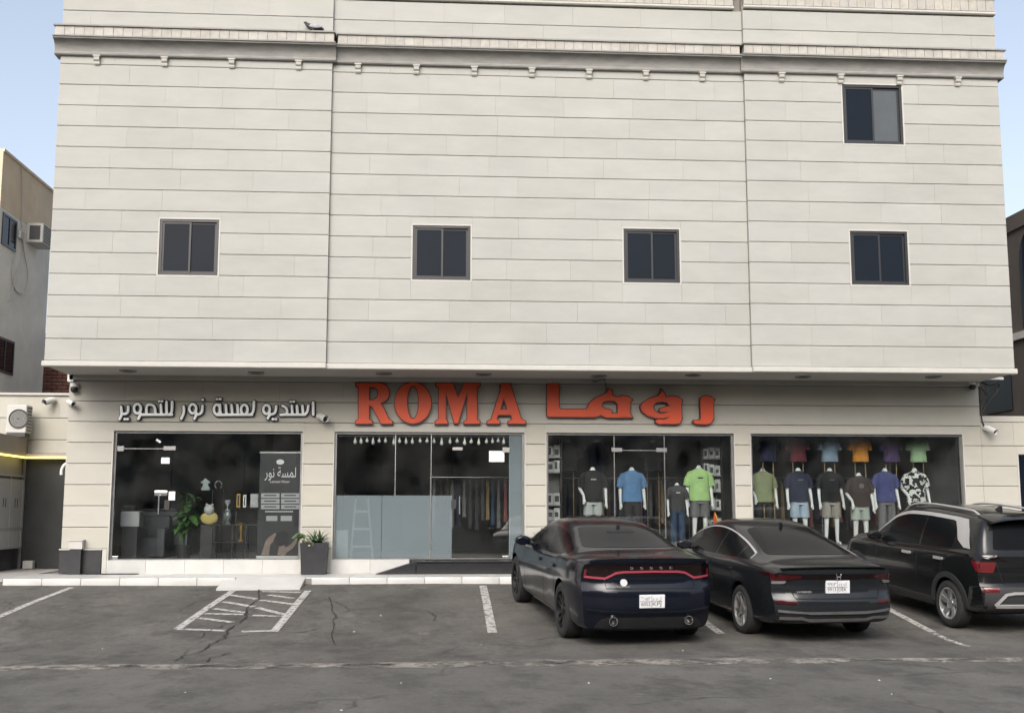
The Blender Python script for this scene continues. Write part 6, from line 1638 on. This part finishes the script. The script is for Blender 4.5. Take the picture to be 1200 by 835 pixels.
p = at(1155, 502, Y=Y_SHOP); bullet_cam('white bullet security camera on the boundary wall', (p.x, Y_SHOP+0.003, p.z), (0.4, -0.7, -0.4), 1.2)
p = at(87, 455, Y=Y_SHOP-0.07); dome_cam('black dome security camera on the pier below the soffit', (p.x, Y_SHOP-0.07, p.z+0.10), 1.3)
p = at(1139, 452, Y=Y_SHOP-0.07); dome_cam('black dome security camera near the cable bundle', (p.x, Y_SHOP-0.07, p.z+0.10), 1.3)
p = at(84, 444, Y=Y_SHOP-0.02); tag(obj('junction_box', MB().cbox(p.x-0.06, p.x+0.06, Y_SHOP-0.10, Y_SHOP+0.002, p.z-0.06, p.z+0.09, 0.01), 'white_plastic'), 'white junction box at the corner under the soffit', 'junction box')
p = at(1141, 446, Y=Y_SHOP-0.02); tag(obj('junction_box', MB().cbox(p.x-0.05, p.x+0.05, Y_SHOP-0.10, Y_SHOP+0.002, p.z-0.05, p.z+0.09, 0.01), 'white_plastic'), 'white junction box beside the cable bundle', 'junction box')
# feed bracket over the Arabic letters
p0, p1, p2 = at(697, 446, Y=Y_SHOP-0.15), at(708, 444, Y=Y_SHOP-0.15), at(711, 456, Y=Y_SHOP-0.12)
T = thing('wire_bracket', 'thin dark wire bracket feeding the orange Arabic letters', 'bracket', (p0.x, Y_SHOP, p0.z))
obj('arm', MB().tube([(p0.x, Y_SHOP-0.2, p0.z-0.02), (p1.x, Y_SHOP-0.2, p1.z), (p2.x, Y_SHOP-0.10, p2.z)], 0.010, 6), 'dark_frame', T)
obj('fixing', MB().cbox(p0.x-0.05, p0.x+0.02, Y_SHOP-0.24, Y_SHOP-0.002, p0.z-0.04, p0.z+0.0, 0.008), 'alu', T)
# bundle of cables on the right corner
CBx = thing('cable_bundle', 'tangled black cables and pipe off the right corner under the overhang', 'cable', (11, Y_SHOP, 3.9))
def bp(pts, y=Y_SHOP+0.15): return smooth_path([Vector((at(u, v, Y=y).x, y + 0.02*math.sin(u), at(u, v, Y=y).z)) for u, v in pts])
for pts, r_ in (([(1148, 447), (1160, 452), (1172, 447), (1170, 458), (1158, 470), (1150, 484)], 0.022), ([(1146, 478), (1156, 462), (1168, 452)], 0.018), ([(1147, 452), (1158, 462), (1152, 470), (1146, 466)], 0.014), ([(1150, 470), (1150, 490), (1153, 499), (1156, 503)], 0.014), ([(1146, 487), (1149, 460), (1146, 448)], 0.016)):
    obj('cable', MB().tube(bp(pts, Y_SHOP+0.10 if pts[0][0] != 1150 else Y_SHOP-0.02), r_, 6), 'black_plastic', CBx, 40)
q = at(1168, 445, Y=Y_SHOP-0.1); LM = thing('strip_lamp', 'small white strip lamp under the right end of the overhang', 'lamp', (q.x, Y_SHOP-0.1, q.z))
obj('housing', MB().cbox(q.x-0.28, q.x+0.12, Y_SHOP-0.16, Y_SHOP-0.06, q.z-0.0, q.z+0.05, 0.01), 'white_plastic', LM); obj('arm', MB().tube([(q.x-0.26, Y_SHOP-0.1, q.z+0.03), (XR-0.02, Y_SHOP+0.0, q.z+0.03)], 0.015, 6), 'white_plastic', LM)
# white hook pipe by the annex doorway
p = at(71, 553, Y=Y_SHOP+0.5); T = thing('vent_pipe', 'small white bent pipe by the dark doorway', 'pipe', (XL, Y_SHOP+0.5, p.z))
obj('pipe', MB().tube(smooth_path([Vector((XL+0.10, Y_SHOP+0.2, p.z+0.16)), Vector((XL-0.06, Y_SHOP+0.2, p.z+0.16)), Vector((XL-0.13, Y_SHOP+0.2, p.z+0.06)), Vector((XL-0.13, Y_SHOP+0.2, p.z-0.06))]), 0.03, 10), 'white_plastic', T, 40)
# black threshold platform with a wedge ramp before the entrance
xw0, xw1 = at(440, 667, Y=Y_SHOP-0.35).x, at(488, 660, Y=Y_SHOP-0.35).x
T = thing('entrance_step', 'black granite step with wedge ramp before the glass entrance', 'step', (0.6, Y_SHOP-0.2, Z_PAVE))
obj('step_block', MB().cbox(xw1, 1.98, Y_SHOP-0.42, Y_SHOP-0.017, Z_PAVE-0.004, Z_SILL-0.045, 0.008), 'black_granite', T)
obj('step_top', MB().box(xw1-0.01, 2.0, Y_SHOP-0.44, Y_SHOP-0.017, Z_SILL-0.044, Z_SILL-0.02), 'black_granite', T)
w = MB(); w.add([(xw0, Y_SHOP-0.42, Z_PAVE), (xw1-0.011, Y_SHOP-0.42, Z_PAVE), (xw1-0.011, Y_SHOP-0.42, Z_SILL-0.02), (xw0, Y_SHOP-0.017, Z_PAVE), (xw1-0.011, Y_SHOP-0.017, Z_PAVE), (xw1-0.011, Y_SHOP-0.017, Z_SILL-0.02)], [(0, 1, 2), (3, 5, 4), (0, 2, 5, 3), (1, 4, 5, 2), (0, 3, 4, 1)])
obj('wedge_ramp', w, 'black_granite', T)
mat('mat_rubber', (0.012, 0.012, 0.012), 0.9)
q0, q1 = at(119, 668, Z=Z_PAVE), at(187, 667, Z=Z_PAVE)
tag(obj('door_mat', MB().box(q0.x, q1.x, Y_SHOP-0.16, Y_SHOP-0.04, Z_PAVE-0.002, Z_PAVE+0.012), 'mat_rubber'), 'thin black rubber strip mat at the studio door', 'mat')
# planters
mat('planter', (0.018, 0.018, 0.021), 0.45, var=0.2, scale=6); mat('soil', (0.05, 0.04, 0.03), 0.95)
mat('spiky_leaf', (0.055, 0.10, 0.045), 0.5, var=0.4, scale=4, rnd=0.2); mat('pale_leaf', (0.42, 0.44, 0.16), 0.5, var=0.2)
def blade(L, W, droop):
    g = MB(); vs, fs = [], []
    for i in range(6):
        t = i/5; wd = W*(1-t)**0.7+0.001; vs += [(t*L*(1-0.15*t), -wd, t*L*0.25-droop*t*t*L), (t*L*(1-0.15*t), 0, t*L*0.25-droop*t*t*L-0.3*wd), (t*L*(1-0.15*t), wd, t*L*0.25-droop*t*t*L)]
    for i in range(5): fs += [(i*3, i*3+3, i*3+4, i*3+1), (i*3+1, i*3+4, i*3+5, i*3+2)]
    g.add(vs, fs); return g.mesh('leaf', 50)
def planter(label, px, seed, w=0.50, h=0.58, extra=True):
    r = random.Random(seed); x = at(px, 650, Y=Y_SHOP-0.30).x
    T = thing('planter', label, 'planter', (x, Y_SHOP-0.30, Z_PAVE))
    b = MB(); a, c = w*0.44, w*0.5
    sq = lambda s_, z: [(-s_, -s_*0.9, z), (s_, -s_*0.9, z), (s_, s_*0.9, z), (-s_, s_*0.9, z)]
    b.loft([sq(a, 0), sq(c, h), sq(c-0.03, h), sq(c-0.035, h-0.05)], cap=True); lk('tub', b.mesh('tub'), 'planter', T)
    lk('soil', MB().box(-c+0.04, c-0.04, -c*0.9+0.04, c*0.9-0.04, h-0.049, h-0.03).mesh('soil'), 'soil', T)
    ms = [blade(0.34, 0.026, 0.25), blade(0.28, 0.022, 0.05), blade(0.38, 0.022, 0.6)]
    for m in ms: m.materials.append(M['spiky_leaf'])
    for k in range(46):
        o = bpy.data.objects.new('leaf', ms[k % 3]); COL.objects.link(o); o.parent = T
        cx_ = r.choice([0.06, 0.0, 0.1]); o.location = (cx_+r.uniform(-.03, .03), r.uniform(-.04, .04), h-0.04+r.uniform(0, .05)); o.rotation_euler = (r.uniform(-.3, .3), -r.uniform(0.1, 1.35), r.uniform(0, 6.28))
    if extra:
        pm = leaf_mesh(0.14, 0.03, 0.4); pm.materials.append(M['pale_leaf'])
        for k in range(9):
            o = bpy.data.objects.new('pale_leaf', pm); COL.objects.link(o); o.parent = T
            o.location = (-0.10+r.uniform(-.1, .05), -0.1+r.uniform(-.06, .06), h-0.02+r.uniform(0, .06)); o.rotation_euler = (0, -r.uniform(0.0, 0.9), r.uniform(2, 5))
        sm = leaf_mesh(0.16, 0.035, 0.5); sm.materials.append(M['leaf'])
        for k in range(14):
            o = bpy.data.objects.new('leaf', sm); COL.objects.link(o); o.parent = T
            t = r.random(); o.location = (-0.12-0.30*t, -0.05+r.uniform(-.06, .06), h+0.02+0.14*math.sin(t*2.6)); o.rotation_euler = (r.uniform(-.5, .5), r.uniform(-.6, .4), r.uniform(0, 6.28))
        lk('trailing_stem', MB().tube([(-0.05, -0.03, h-0.04), (-0.2, -0.05, h+0.14), (-0.42, -0.05, h+0.08)], 0.008, 6).mesh('trailing_stem'), 'leaf', T)
planter('dark square planter with spiky plant beside the studio window', 368.5, 5)
planter('dark square planter with spiky plant between the entrance and the navy car', 632, 9, extra=False)

# pigeon on the cornice ledge
p = at(367, 40, Y=Y_UP-0.08); zc_ = 10.09+0.546
pg = skin_mesh([(0, 0, 0.085), (0.07, 0, 0.10), (0.115, 0, 0.145), (0.13, 0, 0.165), (0.16, 0, 0.158), (-0.08, 0, 0.075), (-0.18, 0, 0.055), (0.0, 0.03, 0.03), (0.01, 0.03, 0.0), (0.0, -0.03, 0.03), (0.01, -0.03, 0.0)],
               [(0, 1), (1, 2), (2, 3), (3, 4), (0, 5), (5, 6), (0, 7), (7, 8), (0, 9), (9, 10)], [(0.055, 0.055), 0.045, 0.028, 0.026, 0.006, (0.035, 0.045), (0.035, 0.008), 0.010, 0.006, 0.010, 0.006], 0, 2)
mat('feather', (0.03, 0.032, 0.036), 0.7, var=0.4, scale=20)
mat('feather_pale', (0.32, 0.32, 0.33), 0.7, var=0.3, scale=20)
T = thing('pigeon', 'dark pigeon standing on the cornice ledge', 'bird', (p.x, Y_UP-0.10, zc_), None, math.pi)
T.scale = (1.15, 1.15, 1.15)
lk('body', pg, 'feather', T); 
for sd in (-1, 1):
    lk('wing', MB().ell((-0.05, sd*0.05, 0.09), (0.11, 0.014, 0.038), 12, 8).mesh('wing', 60), 'feather_pale', T)

# litter on the asphalt
mat('litter', (0.42, 0.42, 0.40), 0.8)
for k, (u, v) in enumerate([(446, 721), (564, 755), (415, 740), (62, 777), (217, 811), (400, 832), (1030, 797), (1045, 813), (470, 800), (800, 762), (690, 800), (903, 795), (120, 760)]):
    q = on_lot(u, v) if v < 772 else at(u, v, Z=0.0)
    if q is None: q = at(u, v, Z=0.0)
    z = q.z+0.002; r = random.Random(k); w_ = r.uniform(0.008, 0.017)
    g = MB().loft([[(q.x+w_*math.cos(a)*r.uniform(.7, 1.2), q.y+w_*0.8*math.sin(a), z) for a in np.linspace(0, 5.5, 6)], [(q.x+w_*.6*math.cos(a), q.y+w_*.5*math.sin(a), z+w_*0.5) for a in np.linspace(0, 5.5, 6)]])
    tag(obj('litter_scrap', g, 'litter'), 'tiny pale scrap of litter on the asphalt', 'litter', 'scraps of litter on the asphalt')
# ================================================================== the far side of the street, mirrored in glass and paint
mat('street_tan', (0.34, 0.30, 0.25), 0.9, var=0.15, scale=0.8); mat('street_grey', (0.28, 0.27, 0.25), 0.9, var=0.15, scale=0.8)
for k, (x0, x1, h, m, lb) in enumerate(((-46, -27, 9.5, 'street_tan', 'tan three-storey house across the street, its side to the road bend'), (-26, -9, 11.5, 'street_grey', 'grey flat-roofed house across the street with four windows a floor'),
                                    (-8.5, 6, 8.0, 'street_tan', 'low tan house across the street opposite the entrance'), (7, 25, 11, 'street_grey', 'grey house across the street opposite the parked cars'), (26, 46, 9, 'street_tan', 'tan house at the end of the far row across the street'))):
    T = thing('street_house', lb, 'building', ((x0+x1)/2, -20, 0), 'houses across the street'); yy = -16.0 - (k % 2)*0.8
    obj('wall', MB().box(x0, x1, yy-10, yy, -0.02, h), m, T); obj('parapet', MB().box(x0-0.1, x1+0.1, yy-10.1, yy+0.1, h, h+0.4), m, T)
    n = 4
    for fl in range(int(h//3.2)):
        for j in range(n):
            cx_ = x0+(x1-x0)*(j+0.5)/n; z0 = 1.0+3.2*fl
            if fl == 0 and j % 2: obj('shutter', MB().box(cx_-1.4, cx_+1.4, yy-0.05, yy+0.04, 0, 2.8), 'dark_frame', T)
            else: obj('window', MB().box(cx_-0.6, cx_+0.6, yy-0.05, yy+0.04, z0, z0+1.3), 'window_tint', T)
